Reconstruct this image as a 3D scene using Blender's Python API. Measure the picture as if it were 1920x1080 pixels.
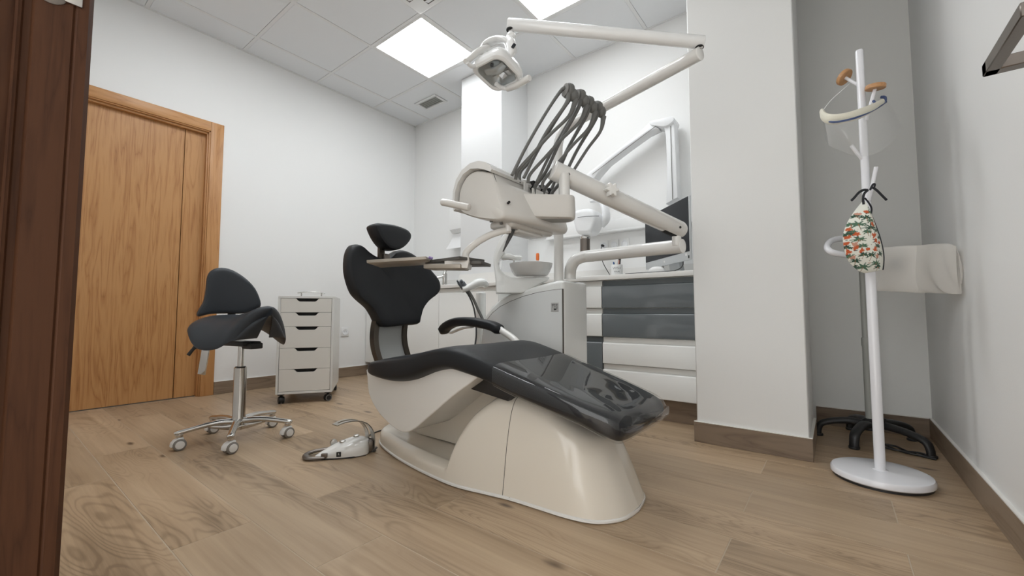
import bpy, bmesh, math, random
from mathutils import Vector, Matrix, Euler
random.seed(7)
S = bpy.context.scene
for o in list(bpy.data.objects):
    bpy.data.objects.remove(o)
COL = S.collection

# ------------------------------------------------------------------ camera, world, exposure
cam_d = bpy.data.cameras.new('camera')
cam_d.sensor_width = 36.0
cam_d.lens = 779.44 / 1920 * 36.0
cam_d.clip_start = 0.02
cam = bpy.data.objects.new('camera', cam_d)
COL.objects.link(cam)
cam.location = (0, 0, 0.615)
cam.rotation_euler = (math.radians(90 + 3.36), 0, math.radians(37.75))
S.camera = cam
S.view_settings.view_transform = 'Standard'
S.view_settings.look = 'None'
S.view_settings.gamma = 1.0
S.view_settings.use_curve_mapping = False
S.view_settings.exposure = 0.0
wd = bpy.data.worlds.new('world')
S.world = wd
wd.use_nodes = True
wd.node_tree.nodes['Background'].inputs[0].default_value = (0.95, 0.95, 0.94, 1)
wd.node_tree.nodes['Background'].inputs[1].default_value = 2.9
PANEL = 11.0     # strength of the ceiling light panels

# ------------------------------------------------------------------ materials
MATS = {}
def nodes_of(name):
    m = bpy.data.materials.new(name)
    m.use_nodes = True
    nt = m.node_tree
    b = nt.nodes['Principled BSDF']
    MATS[name] = m
    return m, nt, b
def mat(name, col, rough=0.5, metal=0.0, spec=0.5, coat=0.0, bump=0.0, bscale=60.0, var=0.0, vscale=6.0, emit=None, coat_rough=0.06):
    m, nt, b = nodes_of(name)
    b.inputs['Base Color'].default_value = (*col, 1)
    b.inputs['Roughness'].default_value = rough
    b.inputs['Metallic'].default_value = metal
    b.inputs['Specular IOR Level'].default_value = spec
    b.inputs['Coat Weight'].default_value = coat
    b.inputs['Coat Roughness'].default_value = coat_rough
    tc = nt.nodes.new('ShaderNodeTexCoord')
    if var > 0:
        n = nt.nodes.new('ShaderNodeTexNoise'); n.inputs['Scale'].default_value = vscale; n.inputs['Detail'].default_value = 3
        nt.links.new(tc.outputs['Object'], n.inputs['Vector'])
        r = nt.nodes.new('ShaderNodeValToRGB')
        r.color_ramp.elements[0].position = .3; r.color_ramp.elements[1].position = .7
        r.color_ramp.elements[0].color = (*[c * (1 - var) for c in col], 1)
        r.color_ramp.elements[1].color = (*[min(1, c * (1 + var)) for c in col], 1)
        nt.links.new(n.outputs['Fac'], r.inputs[0]); nt.links.new(r.outputs[0], b.inputs['Base Color'])
    if bump > 0:
        n = nt.nodes.new('ShaderNodeTexNoise'); n.inputs['Scale'].default_value = bscale; n.inputs['Detail'].default_value = 4
        nt.links.new(tc.outputs['Object'], n.inputs['Vector'])
        bp = nt.nodes.new('ShaderNodeBump'); bp.inputs['Strength'].default_value = bump; bp.inputs['Distance'].default_value = .002
        nt.links.new(n.outputs['Fac'], bp.inputs['Height']); nt.links.new(bp.outputs[0], b.inputs['Normal'])
    if emit:
        b.inputs['Emission Color'].default_value = (*emit[0], 1); b.inputs['Emission Strength'].default_value = emit[1]
    return m

def wood(name, c0, c1, c2, axis='Z', scale=1.0, rough=.45, knots=False, rings=3.0, coat=0.0, stretch=9.0):
    """Wood grain that runs along one axis of the object's own coordinates; each object gets its own cut of the log."""
    m, nt, b = nodes_of(name)
    b.inputs['Roughness'].default_value = rough
    b.inputs['Coat Weight'].default_value = coat
    N = nt.nodes.new; L = nt.links.new
    tc = N('ShaderNodeTexCoord'); oi = N('ShaderNodeObjectInfo')
    off = N('ShaderNodeVectorMath'); off.operation = 'MULTIPLY_ADD'
    cmb = N('ShaderNodeCombineXYZ')
    for i in range(3):
        L(oi.outputs['Random'], cmb.inputs[i])
    off.inputs[1].default_value = (37.0, 53.0, 71.0)
    L(cmb.outputs[0], off.inputs[0]); L(tc.outputs['Object'], off.inputs[2])
    mp = N('ShaderNodeMapping')
    sc = [stretch * scale] * 3
    sc['XYZ'.index(axis)] = 1.0 * scale
    mp.inputs['Scale'].default_value = sc
    L(off.outputs[0], mp.inputs['Vector'])
    n1 = N('ShaderNodeTexNoise'); n1.inputs['Scale'].default_value = 1.1; n1.inputs['Detail'].default_value = 3; n1.inputs['Distortion'].default_value = .6
    L(mp.outputs[0], n1.inputs['Vector'])
    mul = N('ShaderNodeMath'); mul.operation = 'MULTIPLY'; mul.inputs[1].default_value = rings * 2
    L(n1.outputs['Fac'], mul.inputs[0])
    fr = N('ShaderNodeMath'); fr.operation = 'PINGPONG'; fr.inputs[1].default_value = .5
    L(mul.outputs[0], fr.inputs[0])
    n2 = N('ShaderNodeTexNoise'); n2.inputs['Scale'].default_value = 9.0; n2.inputs['Detail'].default_value = 5
    L(mp.outputs[0], n2.inputs['Vector'])
    n3 = N('ShaderNodeTexNoise'); n3.inputs['Scale'].default_value = 2.2; n3.inputs['Detail'].default_value = 2
    L(off.outputs[0], n3.inputs['Vector'])
    a = N('ShaderNodeMath'); a.operation = 'MULTIPLY_ADD'; a.inputs[1].default_value = .62
    pwr = N('ShaderNodeMath'); pwr.operation = 'POWER'; pwr.inputs[1].default_value = .45; fr2 = N('ShaderNodeMath'); fr2.operation = 'MULTIPLY'; fr2.inputs[1].default_value = 1.4; L(fr.outputs[0], fr2.inputs[0]); L(fr2.outputs[0], pwr.inputs[0]); L(pwr.outputs[0], a.inputs[0])
    bq = N('ShaderNodeMath'); bq.operation = 'MULTIPLY_ADD'; bq.inputs[1].default_value = .55; bq.inputs[2].default_value = -.10
    L(n2.outputs['Fac'], bq.inputs[0]); 
    c = N('ShaderNodeMath'); c.operation = 'MULTIPLY_ADD'; c.inputs[1].default_value = .60; L(n3.outputs['Fac'], c.inputs[0]); L(bq.outputs[0], c.inputs[2])
    L(c.outputs[0], a.inputs[2])
    rp = N('ShaderNodeValToRGB')
    rp.color_ramp.elements[0].position = .25; rp.color_ramp.elements[0].color = (*c0, 1)
    rp.color_ramp.elements[1].position = .95; rp.color_ramp.elements[1].color = (*c2, 1)
    e = rp.color_ramp.elements.new(.60); e.color = (*c1, 1)
    L(a.outputs[0], rp.inputs[0])
    out = rp.outputs[0]
    if knots:
        mk = N('ShaderNodeMapping'); s2 = [3.4] * 3; s2['XYZ'.index(axis)] = 1.5; mk.inputs['Scale'].default_value = s2
        L(off.outputs[0], mk.inputs['Vector'])
        v = N('ShaderNodeTexVoronoi'); v.inputs['Scale'].default_value = 1.0; L(mk.outputs[0], v.inputs['Vector'])
        r2 = N('ShaderNodeValToRGB'); r2.color_ramp.elements[0].position = .03; r2.color_ramp.elements[0].color = (.42, .36, .31, 1)
        r2.color_ramp.elements[1].position = .17; r2.color_ramp.elements[1].color = (1, 1, 1, 1)
        ad = N('ShaderNodeMath'); ad.operation = 'MULTIPLY_ADD'; ad.inputs[1].default_value = .14; L(n2.outputs['Fac'], ad.inputs[0]); L(v.outputs['Distance'], ad.inputs[2])
        sb = N('ShaderNodeMath'); sb.operation = 'SUBTRACT'; sb.inputs[1].default_value = .07; L(ad.outputs[0], sb.inputs[0])
        L(sb.outputs[0], r2.inputs[0])
        mx = N('ShaderNodeMix'); mx.data_type = 'RGBA'; mx.blend_type = 'MULTIPLY'; mx.inputs['Factor'].default_value = 1
        L(out, mx.inputs[6]); L(r2.outputs[0], mx.inputs[7]); out = mx.outputs[2]
        # each plank a little lighter or darker
        mr = N('ShaderNodeMapRange'); mr.inputs[3].default_value = .90; mr.inputs[4].default_value = 1.08; L(oi.outputs['Random'], mr.inputs[0])
        mx2 = N('ShaderNodeMix'); mx2.data_type = 'RGBA'; mx2.blend_type = 'MULTIPLY'; mx2.inputs['Factor'].default_value = 1
        L(out, mx2.inputs[6]); L(mr.outputs[0], mx2.inputs[7]); out = mx2.outputs[2]
    L(out, b.inputs['Base Color'])
    bp = N('ShaderNodeBump'); bp.inputs['Strength'].default_value = .12; bp.inputs['Distance'].default_value = .001
    L(n2.outputs['Fac'], bp.inputs['Height']); L(bp.outputs[0], b.inputs['Normal'])
    return m

def plank_wood(name):
    """Oak-look porcelain plank: fine streaks along x, patches of cathedral rings, a few small knots; every plank is its own print."""
    m, nt, b = nodes_of(name)
    N = nt.nodes.new; L = nt.links.new
    def math_(op, a, b_=None, c=None):
        n = N('ShaderNodeMath'); n.operation = op
        for i, v in enumerate((a, b_, c)):
            if v is None: continue
            if isinstance(v, (int, float)): n.inputs[i].default_value = v
            else: L(v, n.inputs[i])
        return n.outputs[0]
    def noise(vec, scale, detail=3, dist=0.0, rough=.5):
        n = N('ShaderNodeTexNoise'); n.inputs['Scale'].default_value = scale; n.inputs['Detail'].default_value = detail
        n.inputs['Distortion'].default_value = dist; n.inputs['Roughness'].default_value = rough
        L(vec, n.inputs['Vector']); return n.outputs['Fac']
    def mapping(vec, sc):
        n = N('ShaderNodeMapping'); n.inputs['Scale'].default_value = sc; L(vec, n.inputs['Vector']); return n.outputs[0]
    def band(v, lo, hi, a0=0.0, a1=1.0):
        n = N('ShaderNodeMapRange'); n.interpolation_type = 'SMOOTHSTEP'
        n.inputs[1].default_value = lo; n.inputs[2].default_value = hi; n.inputs[3].default_value = a0; n.inputs[4].default_value = a1
        L(v, n.inputs[0]); return n.outputs[0]
    tc = N('ShaderNodeTexCoord'); oi = N('ShaderNodeObjectInfo')
    cmb = N('ShaderNodeCombineXYZ')
    for i in range(3): L(oi.outputs['Random'], cmb.inputs[i])
    off = N('ShaderNodeVectorMath'); off.operation = 'MULTIPLY_ADD'; off.inputs[1].default_value = (41.0, 67.0, 23.0)
    L(cmb.outputs[0], off.inputs[0]); L(tc.outputs['Object'], off.inputs[2])
    P = off.outputs[0]
    streak = noise(mapping(P, (2.2, 60, 60)), 1.0, 5, .3, .65)
    streak2 = noise(mapping(P, (.9, 16, 16)), 1.0, 3, .6)
    tone = noise(mapping(P, (1.3, 3.5, 3.5)), 1.0, 2)
    field = noise(mapping(P, (1.0, 4.6, 4.6)), 1.05, 2, .9)
    ringw = math_('PINGPONG', math_('MULTIPLY', field, 24.0), .5)
    ring = band(ringw, .0, .30, 1.0, 0.0)
    mask = band(noise(mapping(P, (1.6, 3.0, 3.0)), 1.0, 1), .46, .60)
    ringm = math_('MULTIPLY', math_('MULTIPLY', ring, mask), math_('MULTIPLY_ADD', streak, .9, .25))
    v = math_('MULTIPLY_ADD', streak, .50, math_('MULTIPLY_ADD', streak2, .55, math_('MULTIPLY', tone, .55)))
    v = math_('SUBTRACT', v, math_('MULTIPLY', ringm, .20))
    rp = N('ShaderNodeValToRGB')
    rp.color_ramp.elements[0].position = .46; rp.color_ramp.elements[0].color = (.196, .132, .078, 1)
    rp.color_ramp.elements[1].position = 1.02; rp.color_ramp.elements[1].color = (.500, .371, .244, 1)
    e = rp.color_ramp.elements.new(.72); e.color = (.388, .275, .173, 1)
    L(v, rp.inputs[0])
    vor = N('ShaderNodeTexVoronoi'); vor.inputs['Scale'].default_value = 1.0; L(mapping(P, (2.4, 6.5, 6.5)), vor.inputs['Vector'])
    knot = band(math_('MULTIPLY_ADD', streak2, .10, vor.outputs['Distance']), .075, .17)
    col = N('ShaderNodeMix'); col.data_type = 'RGBA'; col.blend_type = 'MIX'
    L(knot, col.inputs['Factor']); col.inputs[6].default_value = (.105, .068, .042, 1); L(rp.outputs[0], col.inputs[7])
    mr = N('ShaderNodeMapRange'); mr.inputs[3].default_value = .90; mr.inputs[4].default_value = 1.10; L(oi.outputs['Random'], mr.inputs[0])
    mx = N('ShaderNodeMix'); mx.data_type = 'RGBA'; mx.blend_type = 'MULTIPLY'; mx.inputs['Factor'].default_value = 1
    L(col.outputs[2], mx.inputs[6]); L(mr.outputs[0], mx.inputs[7])
    L(mx.outputs[2], b.inputs['Base Color'])
    b.inputs['Roughness'].default_value = .40
    bp = N('ShaderNodeBump'); bp.inputs['Strength'].default_value = .15; bp.inputs['Distance'].default_value = .001
    L(streak, bp.inputs['Height']); L(bp.outputs[0], b.inputs['Normal'])
    return m

def film(name, tint, opac, rough=.08, haze=0.0, bump=0.0):
    """Thin clear plastic: a little white haze, the rest see-through, with a gloss that grows at grazing angles."""
    m = bpy.data.materials.new(name); m.use_nodes = True; nt = m.node_tree; nt.nodes.clear(); MATS[name] = m
    N = nt.nodes.new; L = nt.links.new
    o = N('ShaderNodeOutputMaterial'); tr = N('ShaderNodeBsdfTransparent'); df = N('ShaderNodeBsdfDiffuse'); gl = N('ShaderNodeBsdfGlossy')
    tl = N('ShaderNodeBsdfTranslucent')
    tr.inputs[0].default_value = (1, 1, 1, 1); df.inputs[0].default_value = (*tint, 1); tl.inputs[0].default_value = (*tint, 1)
    gl.inputs['Roughness'].default_value = rough
    h = N('ShaderNodeMixShader'); h.inputs[0].default_value = .4; L(df.outputs[0], h.inputs[1]); L(tl.outputs[0], h.inputs[2])
    m1 = N('ShaderNodeMixShader'); m1.inputs[0].default_value = opac; L(tr.outputs[0], m1.inputs[1]); L(h.outputs[0], m1.inputs[2])
    lw = N('ShaderNodeLayerWeight'); lw.inputs[0].default_value = .5
    pw = N('ShaderNodeMath'); pw.operation = 'POWER'; pw.inputs[1].default_value = 4.0; L(lw.outputs['Facing'], pw.inputs[0])
    fr = N('ShaderNodeMath'); fr.operation = 'MULTIPLY_ADD'; fr.inputs[1].default_value = .62; fr.inputs[2].default_value = .048; L(pw.outputs[0], fr.inputs[0])
    m2 = N('ShaderNodeMixShader'); L(fr.outputs[0], m2.inputs[0]); L(m1.outputs[0], m2.inputs[1]); L(gl.outputs[0], m2.inputs[2])
    if bump:
        tc = N('ShaderNodeTexCoord'); n = N('ShaderNodeTexNoise'); n.inputs['Scale'].default_value = 9; L(tc.outputs['Object'], n.inputs['Vector'])
        bp = N('ShaderNodeBump'); bp.inputs['Strength'].default_value = bump; bp.inputs['Distance'].default_value = .02
        L(n.outputs['Fac'], bp.inputs['Height']); L(bp.outputs[0], gl.inputs['Normal'])
    L(m2.outputs[0], o.inputs[0])
    return m

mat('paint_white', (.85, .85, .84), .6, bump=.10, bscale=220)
mat('column_white_dimmed', (.70, .705, .705), .45, bump=.05, bscale=200)  # wall white with its colour darkened to offset the glare of the nearby panel
mat('pillar_white_dimmed', (.76, .76, .745), .6, bump=.10, bscale=220)  # same wall white, darkened in colour against the extra light from the doorway
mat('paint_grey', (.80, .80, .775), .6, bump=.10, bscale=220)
mat('ceil_tile', (.80, .815, .83), .85, bump=.15, bscale=300)
mat('ceil_grid', (.78, .78, .78), .5)
mat('gap_dark', (.10, .09, .08), .8)
mat('grout', (.48, .39, .29), .8)
mat('seal_white', (.78, .76, .72), .6)
plank_wood('floor_wood')
wood('skirt_wood', (.105, .070, .045), (.165, .115, .078), (.22, .16, .11), 'X', 1.1, .5, rings=2.5)
wood('skirt_wood_y', (.14, .10, .066), (.215, .155, .105), (.28, .21, .15), 'Y', 1.1, .5, rings=2.5)
wood('door_wood', (.29, .122, .036), (.425, .196, .064), (.53, .275, .105), 'Z', 1.0, .38, rings=3.0, stretch=15.0)
wood('frame_wood', (.33, .14, .042), (.45, .21, .07), (.54, .275, .105), 'Z', 1.4, .38, rings=2.0, stretch=14.0)
wood('frame_wood_h', (.33, .14, .042), (.45, .21, .07), (.54, .275, .105), 'Y', 1.4, .38, rings=2.0, stretch=14.0)
wood('jamb_wood', (.036, .014, .006), (.056, .022, .010), (.076, .031, .014), 'Z', 2.0, .6, rings=2.0, stretch=16.0)
MATS['jamb_wood'].node_tree.nodes['Principled BSDF'].inputs['Specular IOR Level'].default_value = .2
wood('peg_wood', (.30, .135, .05), (.45, .225, .09), (.54, .29, .13), 'X', 6.0, .45, rings=2)
mat('leather', (.0095, .0108, .013), .45, spec=.34, bump=.18, bscale=420)
mat('leather_grey', (.021, .026, .033), .45, spec=.5, bump=.18, bscale=420)
mat('shell_cream', (.70, .645, .555), .22, coat=.5)
mat('shell_white', (.80, .79, .76), .20, coat=.5)
mat('unit_white', (.78, .79, .77), .18, coat=.5)
mat('unit_panel', (.62, .63, .62), .28, coat=.4)
mat('arm_white', (.69, .68, .655), .22, coat=.4)
mat('head_beige', (.62, .60, .565), .28, coat=.35)
mat('lamp_white', (.80, .80, .79), .22, coat=.4)
mat('xray_white', (.84, .85, .86), .35)
mat('hose_grey', (.125, .125, .117), .5)
mat('hose_dark', (.055, .055, .055), .45)
mat('tray_brown', (.36, .32, .27), .35, metal=.3)
mat('tray_dark', (.10, .095, .085), .4, metal=.3)
mat('panel_grey', (.36, .37, .36), .5)
mat('bracket_dark', (.10, .085, .07), .3, metal=.8)
mat('chrome', (.62, .61, .59), .10, metal=1.0)
mat('steel', (.50, .48, .45), .28, metal=1.0, bump=.06, bscale=200)
mat('steel_dark', (.21, .185, .165), .38, metal=1.0, bump=.08, bscale=300)
mat('black_plastic', (.018, .018, .019), .45)
mat('rubber_grey', (.20, .195, .185), .6)
mat('wheel_grey', (.24, .22, .20), .55)
mat('wheel_white', (.80, .79, .77), .35)
mat('drawer_white', (.74, .72, .675), .35)
mat('drawer_case', (.72, .715, .69), .35)
mat('hole_dark', (.008, .008, .008), .8)
mat('cab_white', (.78, .775, .75), .22, coat=.3)
mat('cab_grey', (.115, .128, .135), .16, coat=.5)
mat('cab_strip', (.70, .69, .66), .3)
mat('cab_strip_grey', (.10, .112, .118), .25)
mat('worktop', (.80, .79, .765), .25, coat=.2)
mat('screen', (.016, .018, .022), .25, spec=.22)
mat('bezel_silver', (.58, .60, .61), .35, metal=.3)
mat('plug_white', (.82, .82, .81), .35)
mat('cuvette_ceramic', (.68, .675, .655), .20, coat=.5)
mat('stand_white', (.80, .80, .83), .22, coat=.4)
mat('foam', (.72, .69, .58), .9, bump=.5, bscale=140)
mat('blue_trim', (.055, .085, .20), .45)
mat('ribbon_black', (.012, .013, .018), .7)
mat('mask_lining', (.62, .66, .58), .9)
mat('orange_plastic', (.72, .16, .03), .4)
mat('blue_plastic', (.03, .09, .25), .4)
mat('pink_plastic', (.65, .22, .16), .4)
mat('ink', (.02, .02, .02), .6)
mat('ink_grey', (.22, .22, .21), .6)
mat('badge_silver', (.48, .48, .47), .35, metal=.4)
mat('mug_white', (.80, .80, .79), .3)
mat('paper', (.86, .86, .86), .8)
mat('pole_grey', (.42, .43, .40), .4)
mat('lamp_inside', (.58, .62, .63), .22, metal=.5)
mat('lamp_rib', (.19, .21, .23), .4, metal=.5)
mat('mirror', (.85, .86, .88), .05, metal=1.0)
mat('head_blue', (.13, .145, .16), .5)
mat('violet', (.25, .18, .42), .4)
mat('panel_glow', (1, 1, 1), .5, emit=((.94, .975, 1.0), PANEL))
film('clear_film', (.85, .85, .85), .0, .018, bump=.0)
film('visor_film', (.93, .93, .91), .16, .16, bump=.25)
film('bag_film', (.90, .875, .83), .74, .45, bump=.2)
film('lamp_glass', (.8, .82, .82), .06, .03)

# ------------------------------------------------------------------ geometry helpers
class MB:
    """Collects shapes; build() turns them into one mesh."""
    def __init__(self):
        self.bm = bmesh.new()
        self.mi = 0
    def _merge(self, tmp, M=None):
        if M is not None:
            bmesh.ops.transform(tmp, matrix=M, verts=tmp.verts)
        vs = {}
        for v in tmp.verts:
            vs[v] = self.bm.verts.new(v.co)
        for f in tmp.faces:
            try:
                nf = self.bm.faces.new([vs[v] for v in f.verts])
                nf.material_index = self.mi
            except ValueError:
                pass
        tmp.free()
        return self
    def mesh(self, verts, faces, M=None):
        t = bmesh.new()
        vs = [t.verts.new(v) for v in verts]
        for f in faces:
            try:
                t.faces.new([vs[i] for i in f])
            except ValueError:
                pass
        return self._merge(t, M)
    def box(self, lo, hi, bevel=0.0, seg=2, M=None):
        t = bmesh.new()
        bmesh.ops.create_cube(t, size=1.0)
        for v in t.verts:
            v.co = Vector([(lo[i] + hi[i]) / 2 + v.co[i] * (hi[i] - lo[i]) for i in range(3)])
        if bevel > 0:
            bmesh.ops.bevel(t, geom=t.edges[:], offset=bevel, offset_type='OFFSET', segments=seg, profile=.5, affect='EDGES', clamp_overlap=True)
        return self._merge(t, M)
    def prism(self, poly, d0, d1, axis='Y', bevel=0.0, seg=2, M=None):
        """poly: 2D outline. axis Y: (x,z) swept in y; X: (y,z) swept in x; Z: (x,y) swept in z."""
        f = {'Y': lambda p, d: (p[0], d, p[1]), 'X': lambda p, d: (d, p[0], p[1]), 'Z': lambda p, d: (p[0], p[1], d)}[axis]
        t = bmesh.new()
        a = [t.verts.new(f(p, d0)) for p in poly]; b = [t.verts.new(f(p, d1)) for p in poly]
        n = len(poly)
        t.faces.new(a); t.faces.new(b[::-1])
        caps = set()
        for i in range(n):
            t.faces.new([a[i], b[i], b[(i + 1) % n], a[(i + 1) % n]])
        bmesh.ops.recalc_face_normals(t, faces=t.faces)
        if bevel > 0:
            sa, sb = set(a), set(b)
            es = [e for e in t.edges if (e.verts[0] in sa) == (e.verts[1] in sa)]
            bmesh.ops.bevel(t, geom=es, offset=bevel, offset_type='OFFSET', segments=seg, profile=.5, affect='EDGES', clamp_overlap=True)
        return self._merge(t, M)
    def loft(self, rings, closed=True, cap=True, M=None):
        t = bmesh.new()
        R = [[t.verts.new(p) for p in r] for r in rings]
        n = len(R[0])
        for a, b in zip(R[:-1], R[1:]):
            for i in range(n if closed else n - 1):
                j = (i + 1) % n
                try:
                    t.faces.new([a[i], a[j], b[j], b[i]])
                except ValueError:
                    pass
        if cap and closed:
            t.faces.new(R[0][::-1]); t.faces.new(R[-1])
        bmesh.ops.remove_doubles(t, verts=t.verts, dist=1e-6)
        bmesh.ops.recalc_face_normals(t, faces=t.faces)
        return self._merge(t, M)
    def lathe(self, prof, n=32, M=None):
        rings = []
        for r, z in prof:
            rings.append([(r * math.cos(2 * math.pi * i / n), r * math.sin(2 * math.pi * i / n), z) for i in range(n)])
        t = bmesh.new()
        R = []
        for (r, z), ring in zip(prof, rings):
            R.append([t.verts.new((0, 0, z))] if r < 1e-7 else [t.verts.new(p) for p in ring])
        for a, b in zip(R[:-1], R[1:]):
            for i in range(n):
                j = (i + 1) % n
                q = [a[i % len(a)], a[j % len(a)], b[j % len(b)], b[i % len(b)]]
                u = []
                for v in q:
                    if v not in u: u.append(v)
                if len(u) >= 3:
                    try: t.faces.new(u)
                    except ValueError: pass
        if len(R[0]) > 1: t.faces.new(R[0][::-1])
        if len(R[-1]) > 1: t.faces.new(R[-1])
        bmesh.ops.recalc_face_normals(t, faces=t.faces)
        return self._merge(t, M)
    def cyl(self, p, q, r, r2=None, n=24, bev=0.0):
        p, q = Vector(p), Vector(q); L = (q - p).length
        r2 = r if r2 is None else r2
        if bev > 0:
            prof = [(0, 0), (r - bev, 0), (r - bev * .3, bev * .3), (r, bev), (r2, L - bev), (r2 - bev * .3, L - bev * .3), (r2 - bev, L), (0, L)]
        else:
            prof = [(0, 0), (r, 0), (r2, L), (0, L)]
        return self.lathe(prof, n, Matrix.Translation(p) @ aim(q - p))
    def tube(self, pts, r, n=14, sub=6, flat=None, up=None):
        """Swept tube through pts (smooth). r: number or list. flat: (a,b) gives an elliptical section."""
        pts = [Vector(p) for p in pts]
        rs = r if isinstance(r, (list, tuple)) else [r] * len(pts)
        P, RR = smooth(pts, rs, sub)
        T = []
        for i in range(len(P)):
            d = P[min(i + 1, len(P) - 1)] - P[max(i - 1, 0)]
            T.append(d.normalized())
        u = Vector(up) if up else (Vector((0, 0, 1)) if abs(T[0].z) < .9 else Vector((1, 0, 0)))
        nrm = (u - T[0] * u.dot(T[0])).normalized()
        rings = []
        for i, p in enumerate(P):
            nrm = (nrm - T[i] * nrm.dot(T[i])).normalized()
            bi = T[i].cross(nrm)
            a, b = (flat if flat else (1, 1))
            rings.append([p + (nrm * math.cos(2 * math.pi * k / n) * a + bi * math.sin(2 * math.pi * k / n) * b) * RR[i] for k in range(n)])
        return self.loft(rings)
    def ball(self, c, r, M=None, n=20, m=12, s=(1, 1, 1)):
        prof = [(r * math.sin(math.pi * i / m), -r * math.cos(math.pi * i / m)) for i in range(m + 1)]
        prof[0] = (0, -r); prof[-1] = (0, r)
        Q = Matrix.Translation(Vector(c)) @ (M if M is not None else Matrix()) @ Matrix.Diagonal((*s, 1))
        return self.lathe(prof, n, Q)
    def grid(self, fn, nu, nv, M=None, closed_u=False):
        V = [fn(i / nu, j / nv) for j in range(nv + 1) for i in range(nu + (0 if closed_u else 1))]
        w = nu + (0 if closed_u else 1)
        F = []
        for j in range(nv):
            for i in range(nu):
                F.append([j * w + i, j * w + (i + 1) % w, (j + 1) * w + (i + 1) % w, (j + 1) * w + i])
        return self.mesh(V, F, M)
    def build(self, angle=38.0, name='mesh'):
        bmesh.ops.remove_doubles(self.bm, verts=self.bm.verts, dist=1e-7)
        ca = math.cos(math.radians(angle))
        self.bm.normal_update()
        for f in self.bm.faces:
            f.smooth = True
        for e in self.bm.edges:
            if len(e.link_faces) == 2 and e.link_faces[0].normal.dot(e.link_faces[1].normal) < ca:
                e.smooth = False
        me = bpy.data.meshes.new(name)
        self.bm.to_mesh(me)
        self.bm.free()
        return me

def aim(d):
    """Rotation that turns +Z to d."""
    return Vector(d).normalized().to_track_quat('Z', 'Y').to_matrix().to_4x4()
def frame(o, x, z):
    """Matrix from an origin, an x direction and an approximate z direction."""
    x = Vector(x).normalized(); z = Vector(z); z = (z - x * z.dot(x)).normalized(); y = z.cross(x)
    M = Matrix((x, y, z)).transposed().to_4x4(); M.translation = Vector(o)
    return M
def smooth(P, R, sub):
    if sub <= 1 or len(P) < 3:
        return P, R
    out, ro = [], []
    for i in range(len(P) - 1):
        p0 = P[i - 1] if i else P[0] * 2 - P[1]
        p3 = P[i + 2] if i + 2 < len(P) else P[-1] * 2 - P[-2]
        p1, p2 = P[i], P[i + 1]
        for k in range(sub):
            t = k / sub
            out.append(.5 * ((2 * p1) + (-p0 + p2) * t + (2 * p0 - 5 * p1 + 4 * p2 - p3) * t * t + (-p0 + 3 * p1 - 3 * p2 + p3) * t ** 3))
            ro.append(R[i] * (1 - t) + R[i + 1] * t)
    out.append(P[-1]); ro.append(R[-1])
    return out, ro
def smooth2(poly, sub=4, closed=True):
    P = [Vector((*p, 0)) for p in poly]
    n = len(P); out = []
    for i in range(n):
        p0, p1, p2, p3 = P[i - 1], P[i], P[(i + 1) % n], P[(i + 2) % n]
        for k in range(sub):
            t = k / sub
            q = .5 * ((2 * p1) + (-p0 + p2) * t + (2 * p0 - 5 * p1 + 4 * p2 - p3) * t * t + (-p0 + 3 * p1 - 3 * p2 + p3) * t ** 3)
            out.append((q.x, q.y))
    return out
def lerp(tab, x):
    """Smooth interpolation in a table of (x, value)."""
    if x <= tab[0][0]: return tab[0][1]
    for (a, u), (b, v) in zip(tab[:-1], tab[1:]):
        if x <= b:
            t = (x - a) / (b - a)
            return u + (v - u) * t
    return tab[-1][1]
def slerp(tab, x):
    if x <= tab[0][0]: return tab[0][1]
    for i, ((a, u), (b, v)) in enumerate(zip(tab[:-1], tab[1:])):
        if x <= b:
            t = (x - a) / (b - a)
            m0 = (v - u) / (b - a) if i == 0 else (v - tab[i - 1][1]) / (b - tab[i - 1][0])
            m1 = (v - u) / (b - a) if i + 2 >= len(tab) else (tab[i + 2][1] - u) / (tab[i + 2][0] - a)
            h = b - a
            return (2*t**3-3*t*t+1)*u + (t**3-2*t*t+t)*h*m0 + (-2*t**3+3*t*t)*v + (t**3-t*t)*h*m1
    return tab[-1][1]

WORLD = {}
def put(name, me, m, parent=None, M=None, label=None, kind=None):
    """Links one mesh object; M is its place in the world."""
    if isinstance(me, MB):
        me = me.build()
    if m is not None and len(me.materials) == 0:
        for q in (m if isinstance(m, (list, tuple)) else [m]):
            me.materials.append(MATS[q] if isinstance(q, str) else q)
    o = bpy.data.objects.new(name, me)
    if me.name.startswith('mesh'):
        me.name = name
    COL.objects.link(o)
    M = M.copy() if M is not None else Matrix()
    if parent is not None:
        o.parent = parent
        o.matrix_parent_inverse = WORLD[parent.name].inverted()
    o.matrix_basis = M
    WORLD[o.name] = M
    if label: o['label'] = label
    if kind: o['kind'] = kind
    return o
def centred(mb, name, m, parent=None, label=None, kind=None):
    """Like put(), with the object's origin in the middle of its mesh."""
    me = mb.build() if isinstance(mb, MB) else mb
    xs = [v.co for v in me.vertices]
    lo = Vector([min(c[i] for c in xs) for i in range(3)]); hi = Vector([max(c[i] for c in xs) for i in range(3)])
    c = (lo + hi) / 2
    me.transform(Matrix.Translation(-c))
    return put(name, me, m, parent, Matrix.Translation(c), label, kind)
def thing(name, loc, label, cat, group=None, rz=0.0):
    o = bpy.data.objects.new(name, None)
    o.empty_display_size = .05
    COL.objects.link(o)
    M = Matrix.Translation(Vector(loc)) @ Matrix.Rotation(rz, 4, 'Z')
    o.matrix_basis = M
    WORLD[o.name] = M
    tag(o, label, cat, group)
    return o
def tag(o, label, cat, group=None):
    o['label'] = label; o['category'] = cat
    if group: o['group'] = group
    return o
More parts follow.
